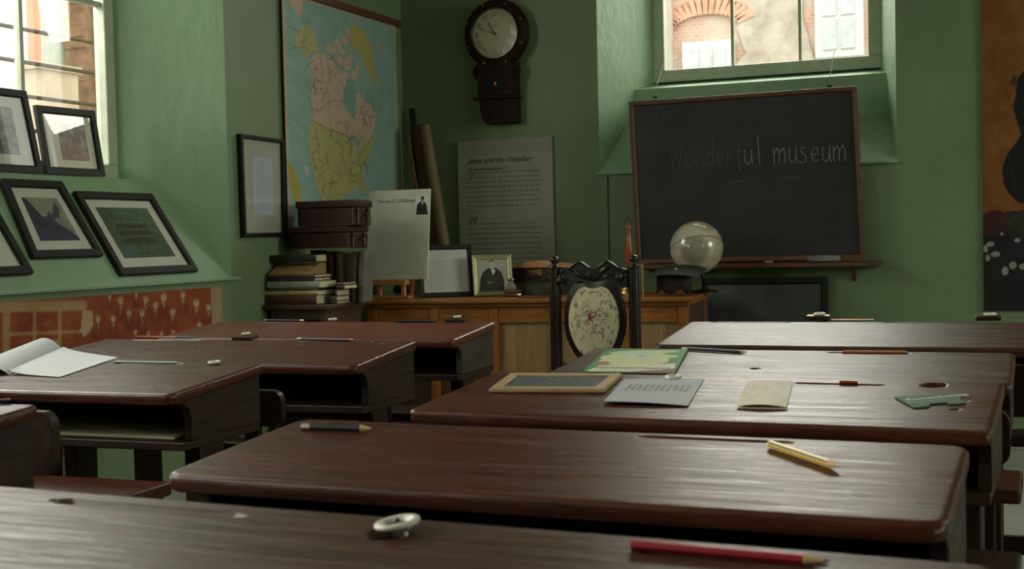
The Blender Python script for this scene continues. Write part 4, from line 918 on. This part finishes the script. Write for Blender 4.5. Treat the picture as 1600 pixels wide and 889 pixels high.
    for k in range(26):
        cx,cy=.47+rr.gauss(0,.07),.44+rr.gauss(0,.055); cvs.ell(cx,cy,.022,.014,rr.choice([(112,62,66),(96,48,54),(140,100,100)]),.75)
    for q in ((.18,.3),(.84,.33)): cvs.ell(*q,.03,.022,(112,80,62),.8)
    A_=cvs.a
    for j in range(K+1):
        for i in range(ns):
            t=2*math.pi*i/ns; k=j/K; px,pz=oval(t,.845*k,.131,.186); 
            # blend the notch only near the rim
            vs.append((px,y-.016-.020*(1-k**2.5),pz)); u=(px-xm)/.23+.5; v=.5-(pz-.706)/.34
            c_=A_[min(219,max(0,int(v*220))),min(159,max(0,int(u*160)))]; cols.append([lin(float(x*255)) for x in c_]+[1])
    f=[(j*ns+i,j*ns+(i+1)%ns,(j+1)*ns+(i+1)%ns,(j+1)*ns+i) for j in range(K) for i in range(ns)]
    b=K*ns; cvb=len(vs); vs+=[(vs[b+i][0],y+.005,vs[b+i][2]) for i in range(ns)]; cols+=[cols[b+i] for i in range(ns)]
    f+=[(b+i,b+(i+1)%ns,cvb+(i+1)%ns,cvb+i) for i in range(ns)]+[tuple(cvb+i for i in range(ns))]
    mb=MB(); mb.add(vs,f); mb.build('tapestry_pad','tapestry',rt,smooth=True,col=cols)
    MB().box(xl1-.012,xr0+.012,y-.014,y+.014,.485,.535).build('lower_rail','ebony',rt,bevel=.005)
    MB().box(xl0+.0,xr1+.0,4.52,4.925,.40,.445).build('seat_rail','ebony',rt,bevel=.006)
    MB().box(xl0+.02,xr1-.02,4.54,4.90,.4455,.475).build('seat_pad',plain('cream_seat_cloth',(160,150,122),.9),rt,bevel=.014,seg=4)
    for cx in (xl0+.03,xr1-.03):
        MB(Matrix.Translation((cx,4.55,0))).lathe([(.014,0),(.022,.02),(.016,.05),(.018,.2),(.026,.3),(.018,.34),(.026,.3995)],20).build('leg','ebony',rt,smooth=True)
chair()

# ------------------------------------------------------------ things on the walls
# clock
def clock():
    cy=YB-.10; cx,cz=-2.745+.04,2.15; c0=at(772,52,'y',cy); cx,cz=c0.x,c0.z
    rt=root('drop_dial_clock','round dark drop dial wall clock reading about ten to eleven','clock',(cx,YB-.002,cz))
    T=Matrix.Translation((cx,cy,cz))@Matrix.Rotation(R(90),4,'X')
    mb=MB(T); mb.lathe([(.10,-.09),(.17,-.07),(.187,-.045),(.187,-.03),(.178,-.012),(.160,.004),(.146,.006),(.140,.0),(.137,-.008),(.130,-.012)],64,cap=False); mb.build('dial_surround','clock',rt,smooth=True)
    mb=MB(T); mb.lathe([(.138,-.02),(.138,-.0115),(.001,-.0115)],64); mb.build('dial',plain('aged_cream_dial',(176,170,136),.5,0,.06,8),rt)
    mb=MB(T); mb.lathe([(.141,-.001),(.138,.004),(.133,.003),(.132,-.004)],64,cap=False); mb.build('bezel',plain('dark_bezel',(34,26,20),.25,.3),rt,smooth=True)
    mb=MB(T); mb.lathe([(.1325,.0),(.12,.0003),(.09,.0006),(.05,.0008),(.001,.0009)],48,cap=False); mb.build('glass','clockglass',rt,smooth=True)
    mt='text'; nums=['XII','I','II','III','IIII','V','VI','VII','VIII','IX','X','XI']
    num=MB()
    D=Vector((cx,cy+.0112,cz)); dial=rt
    for k,s_ in enumerate(nums):
        a=R(30*k); d=Vector((math.sin(a),0,math.cos(a))); rgt=Vector((math.cos(a),0,-math.sin(a)))
        Tn=frameM(D+d*.091,rgt,d,Vector((0,-1,0))); text('numeral',s_,.040,Tn@Matrix.Diagonal((.95,1,1,1)),'ink',rt,0,.0004,'CENTER')
    mb=MB(frameM(D,Vector((1,0,0)),Vector((0,0,1)),Vector((0,-1,0))));
    for i in range(60):
        a=R(6*i); mb.box(-.0007,.0007,.120,.126,.0,.0008,Matrix.Rotation(-a,4,'Z'))
    mb.build('minute_track','ink',rt)
    def hand(a,L,w,spade,nm,dz):
        mb=MB(frameM(D,Vector((1,0,0)),Vector((0,0,1)),Vector((0,-1,0)))@Matrix.Rotation(-R(a),4,'Z')); pts=[(-w,-.02),(w,-.02),(w,L*.55)]
        if spade: pts+= [(w*3.2,L*.66),(w*1.2,L*.8),(0,L),(-w*1.2,L*.8),(-w*3.2,L*.66)]
        else: pts+= [(w*1.6,L*.72),(0,L),(-w*1.6,L*.72)]
        pts+=[(-w,L*.55)]; mb.prism(pts,dz,dz+.0012,'z'); mb.build(nm,'ink',rt)
    hand(329,.092,.0022,True,'hour_hand',.002); hand(293,.118,.0018,False,'minute_hand',.0045)
    mb=MB(T); mb.lathe([(.006,-.011),(.006,-.002),(.002,.0)],16); mb.build('hand_boss','iron',rt)
    tx=MB(frameM(D,Vector((1,0,0)),Vector((0,0,1)),Vector((0,-1,0)))); 
    for k in range(9): tx.box(-.036+k*.008,-.030+k*.008,.036,.040,.0,.0005)
    for k in range(5): tx.box(-.018+k*.008,-.012+k*.008,-.03,-.027,.0,.0005)
    tx.build('maker_marks',plain('faded_red_print',(96,60,46)),rt)
    # trunk
    x0,x1=cx-.118,cx+.118; zt=cz-.15; z1=cz-.335; z2=cz-.48
    MB().box(x0+.012,x1-.012,cy+.0,YB-.001,z1,zt).build('trunk','clock',rt,bevel=.004)
    MB().box(x0-.012,x1+.0,cy-.014,YB-.001,z1-.014,z1-.0005).build('trunk_moulding','clock',rt,bevel=.004)
    pr_=[(x0+.018,z1-.0145),(x1-.012,z1-.0145),(x1-.012,z2+.002),(x1-.03,z2),(x0+.06,z2),(x0+.035,z2+.02),(x0+.022,z2+.06)]
    MB().prism(pr_,cy+.008,YB-.001,'y').build('base_box','clock',rt,bevel=.004)
    MB().box(cx-.065,cx+.055,cy-.004,cy-.0005,z1+.035,z1+.10).build('trunk_window',plain('dark_window_glass',(20,22,20),.5,spec=.1),rt,bevel=.001)
    MB(Matrix.Translation((cx,cy-.006,z1+.068))@Matrix.Rotation(R(90),4,'X')@Matrix.Diagonal((.6,1.2,1,1))).lathe([(.012,-.002),(.012,.0),(.004,.002)],20).build('pendulum_bob','brass',rt,smooth=True)
    for s_ in (-1,1):
        pts=[]; 
        for i in range(14): a=i/13; pts.append((cx+s_*(.105+.032*math.sin(math.pi*a)**.8),cz-.155-.09*a))
        MB().prism(pts+[(cx+s_*.10,cz-.245),(cx+s_*.10,cz-.155)],cy+.01,cy+.035,'y').build('ear','clock',rt,bevel=.004)
        MB(Matrix.Translation((cx+s_*.118,cy+.008,cz-.195))@Matrix.Rotation(R(90),4,'X')).lathe([(.012,-.003),(.013,.0),(.006,.004),(.001,.006)],16).build('rosette','clock',rt,smooth=True)
    for k in range(8):
        a=R(22.5+45*k); MB(Matrix.Translation((cx+.166*math.sin(a),cy-.001,cz+.166*math.cos(a)))@Matrix.Rotation(R(90),4,'X')).lathe([(.006,-.002),(.006,.002),(.002,.004)],10).build('inlay_stud','brass',rt,smooth=True)
clock()
# wall text panel
def wallpanel():
    y=YB-.02; TL=Vector((-2.969,y,1.590));TR=Vector((-2.415,y,1.590)); BL=Vector((-2.969,y,.83));BR=Vector((-2.415,y,.83))
    rt=root('text_panel','tall grey wall panel of handwriting style text under the clock','sign',(-2.69,y,.83)); n=Vector((0,-1,0))
    cv=Canvas(220,290,(150,150,136)); cv.noise(.012,26,3); cv.poly([(0,0),(1,0),(1,.10),(0,.12)],(142,142,128)); 
    def scr(y0,y1,n_,seed):
        rg=random.Random(seed)
        for k in range(n_):
            yy=y0+(y1-y0)*k/(n_-1); x=.09; e=.88-.08*rg.random()
            while x<e:
                L=.02+.05*rg.random(); q=[(x+L*t/6,yy+.004*math.sin(t*2.4+k)) for t in range(7)]; cv.line(q,.0026,(52,50,46),.75); x+=L+.014
    scr(.235,.475,8,5); cv.line([(.09,.52),(.2,.52)],.003,(52,50,46),.7); scr(.60,.96,11,6)
    sheet('panel',[TL,TR,BR,BL],cv,'painted',rt,.012)
    text('heading','Jesus and the Weather',.041,frameM(Vector((-2.969+.06,y-.0008,1.59-.125)),(1,0,0),(0,0,1),n),'text',rt,.4)
    text('byline','by Sarah McGuire aged 11',.021,frameM(Vector((-2.969+.065,y-.0008,1.59-.165)),(1,0,0),(0,0,1),n),'text',rt,.4)
    text('initial','I',.05,frameM(Vector((-2.969+.068,y-.0008,1.59-.215)),(1,0,0),(0,0,1),n),'text',rt,.4)
    text('initial','M',.05,frameM(Vector((-2.969+.06,y-.0008,1.59-.455)),(1,0,0),(0,0,1),n),'text',rt,.4)
wallpanel()
# blackboard
def blackboard():
    y=6.40; c=[Vector((-1.953,y,1.735)),Vector((-.814,y,1.743)),Vector((-.784,y,.913)),Vector((-1.926,y,.905))]; n=Vector((0,-1,0))
    rt=root('blackboard','black chalkboard in a brown wooden frame hanging below the back window','blackboard',(-1.37,y,.9))
    frame('board_frame',c,.024,.022,'boardframe',rt,n,.002); q=inset(c,.018,.008,n); slab([p-n*.006 for p in q],.006,n).build('slate','slateboard',rt)
    for px,hx in ((1025,-1.811),(1297,-.94)):
        MB().tube([(hx,y-.005,1.745),(hx,y+.0,1.80),(hx,y+.14,1.93),(hx,y+.46,2.02)],.0016,5).build('hanging_wire','string',rt)
        MB().tube([(hx-.012,y-.02,1.75),(hx+.012,y-.02,1.75)],.005,6).build('hook','iron',rt)
    # chalk writing
    O=at(1045,262,'y',y-.0088); E=at(1325,252,'y',y-.0088); ux=(E-O); L=ux.length; ux.normalize(); uz=ux.cross(n)*-1; uz=uz if uz.z>0 else -uz
    G={'W':[[(0,1.6),(.35,0),(.6,1.1),(.9,0),(1.15,1.5)]],'o':[[(.5,.9),(.15,.75),(.1,.3),(.4,0),(.7,.3),(.7,.7),(.5,.9)]],'n':[[(.1,.9),(.15,0)],[(.15,.6),(.45,.95),(.65,.7),(.7,0)]],
       'd':[[(.65,.75),(.3,.85),(.1,.4),(.35,0),(.65,.3)],[(.72,1.7),(.68,0)]],'e':[[(.1,.45),(.65,.5),(.55,.85),(.25,.85),(.1,.4),(.35,.02),(.7,.15)]],'r':[[(.1,.9),(.15,0)],[(.15,.55),(.4,.9),(.6,.85)]],
       'f':[[(.55,1.6),(.3,1.5),(.35,0),(.45,-.4)],[(.05,.8),(.7,.85)]],'u':[[(.1,.9),(.12,.2),(.4,0),(.62,.3),(.65,.95)],[(.65,.5),(.75,0)]],'l':[[(.25,1.8),(.45,0)]],
       'm':[[(.05,.95),(.12,0)],[(.12,.6),(.35,.95),(.5,.7),(.52,.05)],[(.52,.6),(.78,.95),(.95,.7),(1.0,0)]],'s':[[(.6,.85),(.3,.95),(.15,.7),(.55,.4),(.55,.1),(.2,0),(.02,.12)]],' ':[]}
    wd={'W':1.3,'m':1.2,' ':.85,'l':.65,'f':.75,'r':.7}; txt='Wonderful museum'; tot=sum(wd.get(ch,.88) for ch in txt); S=L/tot; x=0; mA=MB();mB_=MB()
    for idx,ch in enumerate(txt):
        for st_ in G[ch]:
            pts=[]; 
            for k in range(len(st_)-1):
                for t in range(4): a=t/4; pts.append((st_[k][0]*(1-a)+st_[k+1][0]*a,st_[k][1]*(1-a)+st_[k+1][1]*a))
            pts.append(st_[-1]); W3=[O+ux*((x+p[0])*S)+uz*(p[1]*S*1.35) for p in pts]; (mA if idx>6 else mB_).tube(W3,.0017,4)
        x+=wd.get(ch,.88)
    mA.build('chalk_writing','chalk',rt); mB_.build('chalk_writing_faint','chalkfaint',rt)
    mb=MB(); rg=random.Random(3)
    for st_ in ([(1030,170),(1024,190)],[(1037,172),(1038,187)],[(1044,173),(1052,173),(1048,182)],[(1135,282),(1185,283)],[(1210,279),(1255,277)],[(1270,147),(1272,165)],[(1024,290),(1026,286),(1032,286)]): mb.tube([at(*p,'y',y-.0088) for p in st_],.0013,4)
    for k in range(40):
        p=at(1000+rg.random()*330,160+rg.random()*235,'y',y-.0088); a=rg.random()*6; mb.tube([p,p+Vector((math.cos(a),0,math.sin(a)))*(.004+.01*rg.random())],.001,4)
    mb.build('chalk_marks','chalkfaint',rt)['kind']='stuff'
    t=root('chalk_tray','brown wooden chalk ledge under the blackboard','shelf',(-1.3,6.40,.88)); MB().prism([(6.33,.878),(6.33,.898),(6.37,.902),(6.498,.902),(6.498,.878)],-1.93,-.714,'x').build('ledge','boardframe',t,bevel=.002)
    for xx in (-1.8,-.85): MB().prism([(6.45,.8775),(6.498,.8775),(6.498,.80)],xx-.01,xx+.01,'x').build('bracket','boardframe',t)
    mb=MB(Matrix.Translation((-.975,6.352,.9028))@Matrix.Rotation(R(-3),4,'Z')@Matrix.Diagonal((.082,.022,.03,1))); mb.lathe([(.8,0),(.97,.15),(1,.4),(.95,.75),(.82,.95),(.3,1)],32)
    tag(mb.build('board_duster','grey',None,smooth=True,off=(-.975,6.352,.903)),'grey felt duster on the chalk ledge','duster')
    MB_=MB(Matrix.Translation((-1.24,6.345,.9055))@Matrix.Rotation(R(90),4,'Y')).lathe([(.0035,-.02),(.0038,.02)],10).build('chalk_stick','white',None,off=(-1.24,6.345,.9055)); tag(MB_,'short stub of white chalk on the chalk ledge','chalk')
blackboard()
# dark framed slate leaning on wall
n=Vector((0,-.995,.1)); c=[Vector((-1.60,6.45,.823)),Vector((-.968,6.45,.825)),Vector((-.968,6.37,.045)),Vector((-1.60,6.37,.045))]
n=((c[1]-c[0]).cross(c[0]-c[3])).normalized(); n=n if n.y<0 else -n; c=[p+Vector((0,0,-.044)) if False else p for p in c]
c[2].z=c[3].z=.003
rt=root('leaning_slate_board','dark framed slate board leaning on the wall below the chalk ledge','board',(-1.28,6.37,0)); frame('frame',c,.035,.02,'black',rt,n,.002); slab(inset(c,.03,.002,n),.006,n).build('slate',plain('grey_slate',(62,66,64),.45),rt)
# corner planks
def leaner(px_top,px_mid,yt,ym,zb=.002):
    a=at(*px_top,'y',yt); m=at(*px_mid,'y',ym); t=(zb-a.z)/(m.z-a.z); b_=a+(m-a)*t; return Vector((b_.x,min(b_.y,yt),zb)),a
b_,a=leaner((644,170),(652,290),6.47,6.465); plank('tall dark pole standing in the back left corner',b_,a,.03,.018,'ebony')
b_,a=leaner((653,196),(678,368),6.40,6.38); plank('broad dark red plank leaning in the corner behind the white panel',b_,a,.075,.014,'darkplank')
b_,a=leaner((638,213),(651,296),6.44,6.43); plank('thin amber lath at the left of the corner boards',b_,a,.014,.01,'oakv')
b_,a=leaner((664,197),(692,368),6.34,6.31,.02); tag(MB().tube([b_,a],.030,20).build('rolled_chart','rollwood',None,smooth=False,off=tuple(b_)),'tan rolled chart leaning in the corner','roll')
# trunking and cord
struct(MB().box(-2.135,-2.112,6.488,6.499,.09,1.371).build('trim_7','wall'))
pts=[at(982,200,'y',6.36),at(975,225,'y',6.44),at(966,262,'y',6.46),at(955,290,'y',6.47),at(945,294,'y',6.47),at(937,285,'y',6.47),at(934,272,'y',6.46),at(945,258,'y',6.46),at(965,225,'y',6.44),at(982,196,'y',6.36)]
tag(MB().tube(pts,.0013,5).build('blind_cord','string',None,off=tuple(pts[0])),'thin looped white cord hanging beside the blackboard','cord')
# right painting
def rightposter():
    y=YB-.012; n=Vector((0,-1,0)); x0,x1=-.253,.75; z0,z1=.657,2.45; c=[Vector((x0,y,z1)),Vector((x1,y,z1)),Vector((x1,y,z0)),Vector((x0,y,z0))]
    cv=Canvas(280,480,(112,66,26))
    def mp(px,py): p=at(px,py,'y',y); return ((p.x-x0)/(x1-x0),(z1-p.z)/(z1-z0))
    cv.a[:]=np.array((118,72,28))/255.; t=np.clip(cv.u*1.6,0,1)[...,None]; cv.a=cv.a*(1-t*.35)+np.array((140,104,52))/255.*t*.35
    cv.map=mp
    cv.poly([(1520,335),(1640,325),(2600,325),(2600,600),(1520,600)],(30,24,26))
    for q in ((1556,350,26,22,(66,24,28)),(1600,352,26,22,(46,52,28)),(1640,360,20,18,(60,24,30)),(1575,380,30,26,(34,28,36))): cv.ell(*q[:4],q[4],.8)
    cv.map=mp; rg=random.Random(4)
    for q in ((1541,388,3.5,6),(1548,381,6,4),(1544,403,3.5,5),(1556,397,7,4.5),(1571,423,5,7),(1583,414,5.5,6),(1598,416,5,5),(1590,375,5,3),(1566,365,2.5,2.5),(1612,404,6,4),(1625,420,5,6),(1640,390,6,4)): cv.ell(*q,(150,150,144),.9)
    cv.poly([(1592,120),(1604,108),(1640,100),(1680,120),(1690,200),(1675,260),(1660,330),(1592,316),(1577,303),(1568,285),(1567,262),(1573,243),(1586,225),(1596,210),(1590,190),(1584,170)],(18,14,15))
    for k in range(14):
        x=1584+rg.random()*10; yy=112+rg.random()*85; cv.line([(x,yy),(x-7+rg.random()*5,yy+12)],.0016,(28,24,30),.9)
    for k in range(12): yy=225+k*6; cv.line([(1574+k*.8,yy+10),(1578+k*1.2,yy+16)],.0012,(84,74,64),.6)
    for k in range(8): cv.line([(1592+k*1.1,118+k*9),(1597+k,124+k*9)],.0012,(70,78,96),.7)
    cv.map=None; cv.noise(.02,14,3); cv.noise(.012,3,8)
    rt=root('wall_painting','large ochre and black figure painting with white petals at the right edge','painting',(x0,y,z0)); sheet('canvas',c,cv,'painted',rt,.010)
rightposter()
# map on left wall
def wallmap():
    x=XL+.022; ya,yb,z0,z1=5.235,6.385,1.085,2.235; c=[Vector((x,ya,z1)),Vector((x,yb,z1)),Vector((x,yb,z0)),Vector((x,ya,z0))]
    cv=Canvas(230,300,(176,156,134)); cv.v0=cv.v
    def mp(px,py): p=at(px,py,'x',x); return ((p.y-ya)/(yb-ya),(z1-p.z)/(z1-z0))
    cv.poly([(.022,.015),(.975,.015),(.975,.985),(.022,.985)],(134,162,150)); cv.noise(.014,12,2)
    cv.map=lambda X_,Y_: mp(440+X_/2.78,Y_/2.78)
    rg=random.Random(9)
    pink=(188,164,142); usa=(168,162,106); gl=(170,158,92)
    masks=[]
    masks.append(cv.poly([(60,165),(75,140),(100,110),(130,115),(150,170),(165,235),(130,225),(105,260),(95,220),(65,205)],(170,166,112)))
    cv.poly([(302,118),(318,105),(345,130),(390,200),(402,300),(415,355),(400,360),(375,325),(350,250),(325,215),(300,195),(290,150)],gl)
    masks.append(cv.poly([(120,262),(150,232),(185,232),(215,250),(240,300),(290,320),(305,345),(275,390),(268,430),(285,470),(308,505),(318,500),(318,455),(325,405),(340,405),(352,440),(372,440),(392,470),(412,500),(400,560),(385,600),(355,640),(330,700),(310,690),(310,620),(290,590),(250,572),(200,560),(140,520),(132,430),(130,330)],pink))
    for q in ((215,215,22,18),(245,190,16,22),(262,225,20,14),(275,175,14,20),(250,260,22,16),(300,250,14,12),(230,290,18,10),(288,140,12,16),(285,280,18,24),(315,330,14,26),(330,300,10,20),(300,215,10,10)): cv.ell(*q,pink)
    cv.ell(295,430,28,62,(122,152,146)); cv.ell(300,360,18,18,(122,152,146)); cv.ell(312,490,9,22,(122,152,146))
    masks.append(cv.poly([(130,520),(165,535),(200,558),(250,572),(290,592),(312,625),(318,660),(340,650),(362,622),(395,590),(404,600),(378,680),(352,745),(362,800),(360,835),(345,830),(330,812),(300,830),(270,850),(245,888),(190,888),(160,830),(140,740),(122,660),(120,590)],usa))
    cv.poly([(30,0),(95,0),(88,60),(78,80),(66,55),(40,25)],pink); cv.poly([(20,690),(50,720),(80,790),(90,888),(60,888),(40,800)],(164,150,70)); cv.poly([(100,710),(120,735),(118,760),(104,740)],(190,180,170))
    cv.poly([(190,888),(245,888),(240,960),(215,1000),(190,940)],(170,150,92)); cv.ell(330,620,12,22,(122,152,146)); cv.ell(305,600,16,8,(122,152,146)); cv.ell(330,655,6,22,(122,152,146)); cv.ell(432,210,7,24,(160,140,120),.7)
    # rivers and borders
    for m in masks:
        ys,xs=np.nonzero(m)
        if len(ys)==0: continue
        cv.map=None
        for k in range(max(8,len(ys)//170)):
            i=rg.randrange(len(ys)); X0,Y0=(xs[i]+.5)/cv.w,(ys[i]+.5)/cv.h; pts=[(X0,Y0)]; a=rg.random()*6
            for t in range(5): a+=rg.uniform(-.9,.9); X0+=.016*math.cos(a); Y0+=.016*math.sin(a); pts.append((X0,Y0))
            cv.line(pts,.0022,(78,82,62),.7)
    cv.map=lambda X_,Y_: mp(440+X_/2.78,Y_/2.78)
    cv.line([(130,520),(200,560),(290,592),(318,640)],.002,(110,60,60),.8)
    cv.map=None; cv.noise(.012,3,7)
    rt=root('wall_map','large faded pull down map of North America in the left corner','map',(x,5.8,z0)); sheet('map_sheet',c,cv,'painted',rt,.003)
    MB().box(x-.012,x+.018,5.19,6.43,z1-.004,z1+.032).build('top_rod','boardframe',rt,bevel=.004); MB().box(x-.006,x+.012,5.22,6.40,z0-.02,z0+.004).build('bottom_rod','black',rt,bevel=.003)
wallmap()
def framed(label,name,c,n,fw,t,cv,mat_m,mw,mc=(206,206,188),glass=True,cat='picture frame'):
    c=[Vector(p) for p in c]; rt=root(name,label,cat,c[3])
    frame('frame',c,fw,t,'black',rt,n,.0015,[(0,0),(0,t),(fw*.85,t),(fw,t*.7),(fw,0)]); slab(inset(c,fw*.5,0,n),.006,n).build('backing','black',rt)
    q=inset(c,fw*.9,.0075,n); mcv=Canvas(4,4,mc); sheet('mount',q,mcv,'print_gloss',rt,.001)
    if isinstance(mw,(tuple,list)):
        TL,TR,BR,BL=q; f=lambda u,v:lerp4(q,u,v)+n*.0012; u0,u1,v0,v1=mw; sheet('picture',[f(u0,v0),f(u1,v0),f(u1,v1),f(u0,v1)],cv,'print_gloss',rt,.0008)
    if glass: slab(inset(c,fw*.95,t*.62,n),.0012,n).build('glass','glass',rt)
    return rt
# framed notice on left wall
x=XL+.004; n=Vector((1,0,0)); cv=Canvas(60,130,(176,182,190)); textlines(cv,.2,.8,.08,.9,18,(80,84,90),.6,.004,5,.1,True)
framed('slim dark frame with a narrow typed sheet on the left wall','notice_frame',[(x,4.86,1.542),(x,5.215,1.536),(x,5.21,1.083),(x,4.865,1.083)],n,.018,.024,cv,None,(.26,.78,.18,.80),(168,170,152))
# long orange print
def orange():
    x=XL+.010; ya,yb,z0,z1=2.9,4.70,.30,.872; c=[Vector((x,ya,z1)),Vector((x,yb,z1-.004)),Vector((x,yb,z0)),Vector((x,ya,z0))]
    cv=Canvas(360,130,(132,60,28))
    def mp(px,py): p=at(px,py,'x',x); return ((p.y-ya)/(yb-ya),(z1-p.z)/(z1-z0))
    cv.map=lambda X_,Y_: mp(X_/4.444,430+Y_/4.444)
    g=(160,134,90); pale=(176,160,122)
    for L,w in (([(-300,225),(580,205)],.04),([(-300,250),(580,228)],.02),([(45,255),(45,640)],.035),([(240,260),(240,640)],.018),([(415,240),(415,640)],.018),([(-300,455),(0,455)],.01),([(70,410),(560,390)],.014),([(265,470),(400,460)],.02),([(275,470),(275,620)],.014),([(395,465),(395,620)],.014),([(-60,270),(-60,640)],.02)): cv.line(L,w,g,.85)
    for q in ((100,325,26,18),(330,330,28,22),(160,460,30,18),(480,320,24,14),(480,425,30,8),(100,520,10,26),(200,530,8,20)): cv.ell(*q,(150,110,72),.35)
    cv.poly([(575,240),(640,250),(650,330),(620,400),(580,430),(560,380)],pale,.8)
    rg=random.Random(7)
    people=[(680,300,1),(785,300,1),(835,170,1.1),(895,260,.95),(1010,165,1),(985,260,1),(1080,205,1),(1135,150,1.1),(1197,250,1),(1268,130,1.05),(1362,185,1.1),(1445,215,1),(1382,340,.8),(940,390,.7),(1120,400,.7),(1200,390,.7),(1290,400,.6),(760,150,.6),(945,135,.6),(1030,400,.6)]
    for X_,Y_,s in people: cv.poly([(X_-45*s,Y_+150*s),(X_-40*s,Y_+70*s),(X_,Y_+35*s),(X_+40*s,Y_+70*s),(X_+45*s,Y_+150*s)],(116,50,24),.9)
    for X_,Y_,s in people:
        cv.ell(X_,Y_,17*s,30*s,pale,.85); cv.ell(X_,Y_-24*s,17*s,12*s,(120,66,36),.7); cv.ell(X_-5*s,Y_-4*s,3.5*s,3.5*s,(112,84,56),.8); cv.ell(X_+6*s,Y_-4*s,3.5*s,3.5*s,(112,84,56),.8)
        cv.poly([(X_-11*s,Y_+36*s),(X_+11*s,Y_+36*s),(X_+2*s,Y_+92*s)],pale,.8); cv.line([(X_,Y_+45*s),(X_,Y_+80*s)],.008,(116,60,30),.8)
    cv.poly([(1460,0),(1600,0),(1600,700),(1440,700),(1470,400)],(150,138,104),.9); cv.map=None; cv.noise(.016,5,3); cv.noise(.02,16,4)
    rt=root('orange_mural_print','long orange brown photographic mural of a group on the left wall','poster',(x,ya,z0)); sheet('print',c,cv,'painted',rt,.006)
orange()
# frames on the sloping sill
ang=math.atan2(.433,.283); v=Vector((math.cos(ang),0,-math.sin(ang))); n=Vector((math.sin(ang),0,math.cos(ang))); p0=Vector((XL,0,.905))+n*.003
S=lambda y,t: Vector((p0.x,y,p0.z))+v*t
def pic_mountain():
    cv=Canvas(120,90,(140,138,116)); cv.poly([(0,0),(.35,.45),(.55,.42),(.75,.62),(1,.95),(1,1),(0,1)],(52,52,72)); cv.poly([(.42,.5),(.55,.3),(.62,.4),(.72,.25),(.85,.1),(.9,.25),(.75,.5),(.62,.55)],(66,68,86)); cv.poly([(.6,.55),(.7,.45),(.95,.7),(.95,.85)],(128,128,118)); cv.poly([(0,0),(.12,.06),(.4,.55),(.35,.9),(.1,.6)],(44,44,66)); cv.noise(.02,6,2); return cv
def pic_group():
    cv=Canvas(120,100,(66,84,58)); rg=random.Random(3)
    for k in range(120): cv.line([(rg.random(),rg.random()*.5),(rg.random()*.1+rg.random(),rg.random()*.6)],.006,rg.choice([(86,98,70),(54,72,48),(100,104,80)]),.25)
    for r_,y in enumerate((.30,.44,.58)):
        for k in range(9): x=.22+.065*k+.02*r_*0; cv.ell(x,y+.09,.026,.08,(36,42,36),.85); cv.ell(x,y,.014,.024,(128,124,96),.9)
    for k in range(3): cv.line([(.3,.74+.06*k),(.8,.74+.06*k)],.006,(128,140,132),.7)
    cv.poly([(0,.75),(.2,.8),(.2,1),(0,1)],(70,90,110),.6); cv.noise(.03,5,1); return cv
def pic_old(seed):
    cv=Canvas(90,80,(104,102,90)); cv.noise(.09,9,seed); cv.noise(.05,4,seed+1); return cv
framed('middle framed picture of a blue mountain slope on the sloping sill','mountain_frame',[S(3.70,-.475),S(4.02,-.475),S(4.02,-.125),S(3.645,-.125)],n,.034,.02,pic_mountain(),None,(.16,.86,.16,.84))
framed('rightmost framed green group photograph on the sloping sill','group_photo_frame',[S(4.06,-.43),S(4.54,-.43),S(4.555,-.033),S(4.062,-.033)],n,.034,.02,pic_group(),None,(.12,.88,.12,.85))
framed('leftmost framed picture on the sloping sill, cut by the edge','sketch_frame',[S(3.17,-.40),S(3.595,-.40),S(3.605,-.06),S(3.18,-.06)],n,.034,.02,pic_old(7),None,(.18,.82,.2,.8))
a=R(6); v2=Vector((-math.sin(a),0,math.cos(a))); n2=Vector((math.cos(a),0,math.sin(a))); q0=Vector((-3.645,0,1.3425)); U=lambda y,h: Vector((q0.x,y,q0.z))+v2*h
framed('smaller upper frame with an old photograph leaning on the window','old_photo_frame',[U(4.008,.275),U(4.350,.28),U(4.37,.003),U(4.026,.001)],n2,.031,.02,pic_old(3),None,(.30,.86,.16,.84))
framed('upper left frame leaning on the window, reflecting bright daylight','window_side_frame',[U(3.52,.325),U(3.965,.325),U(4.004,.001),U(3.55,.001)],n2,.031,.02,pic_old(13),None,(.16,.84,.16,.84))
bpy.context.view_layer.update()
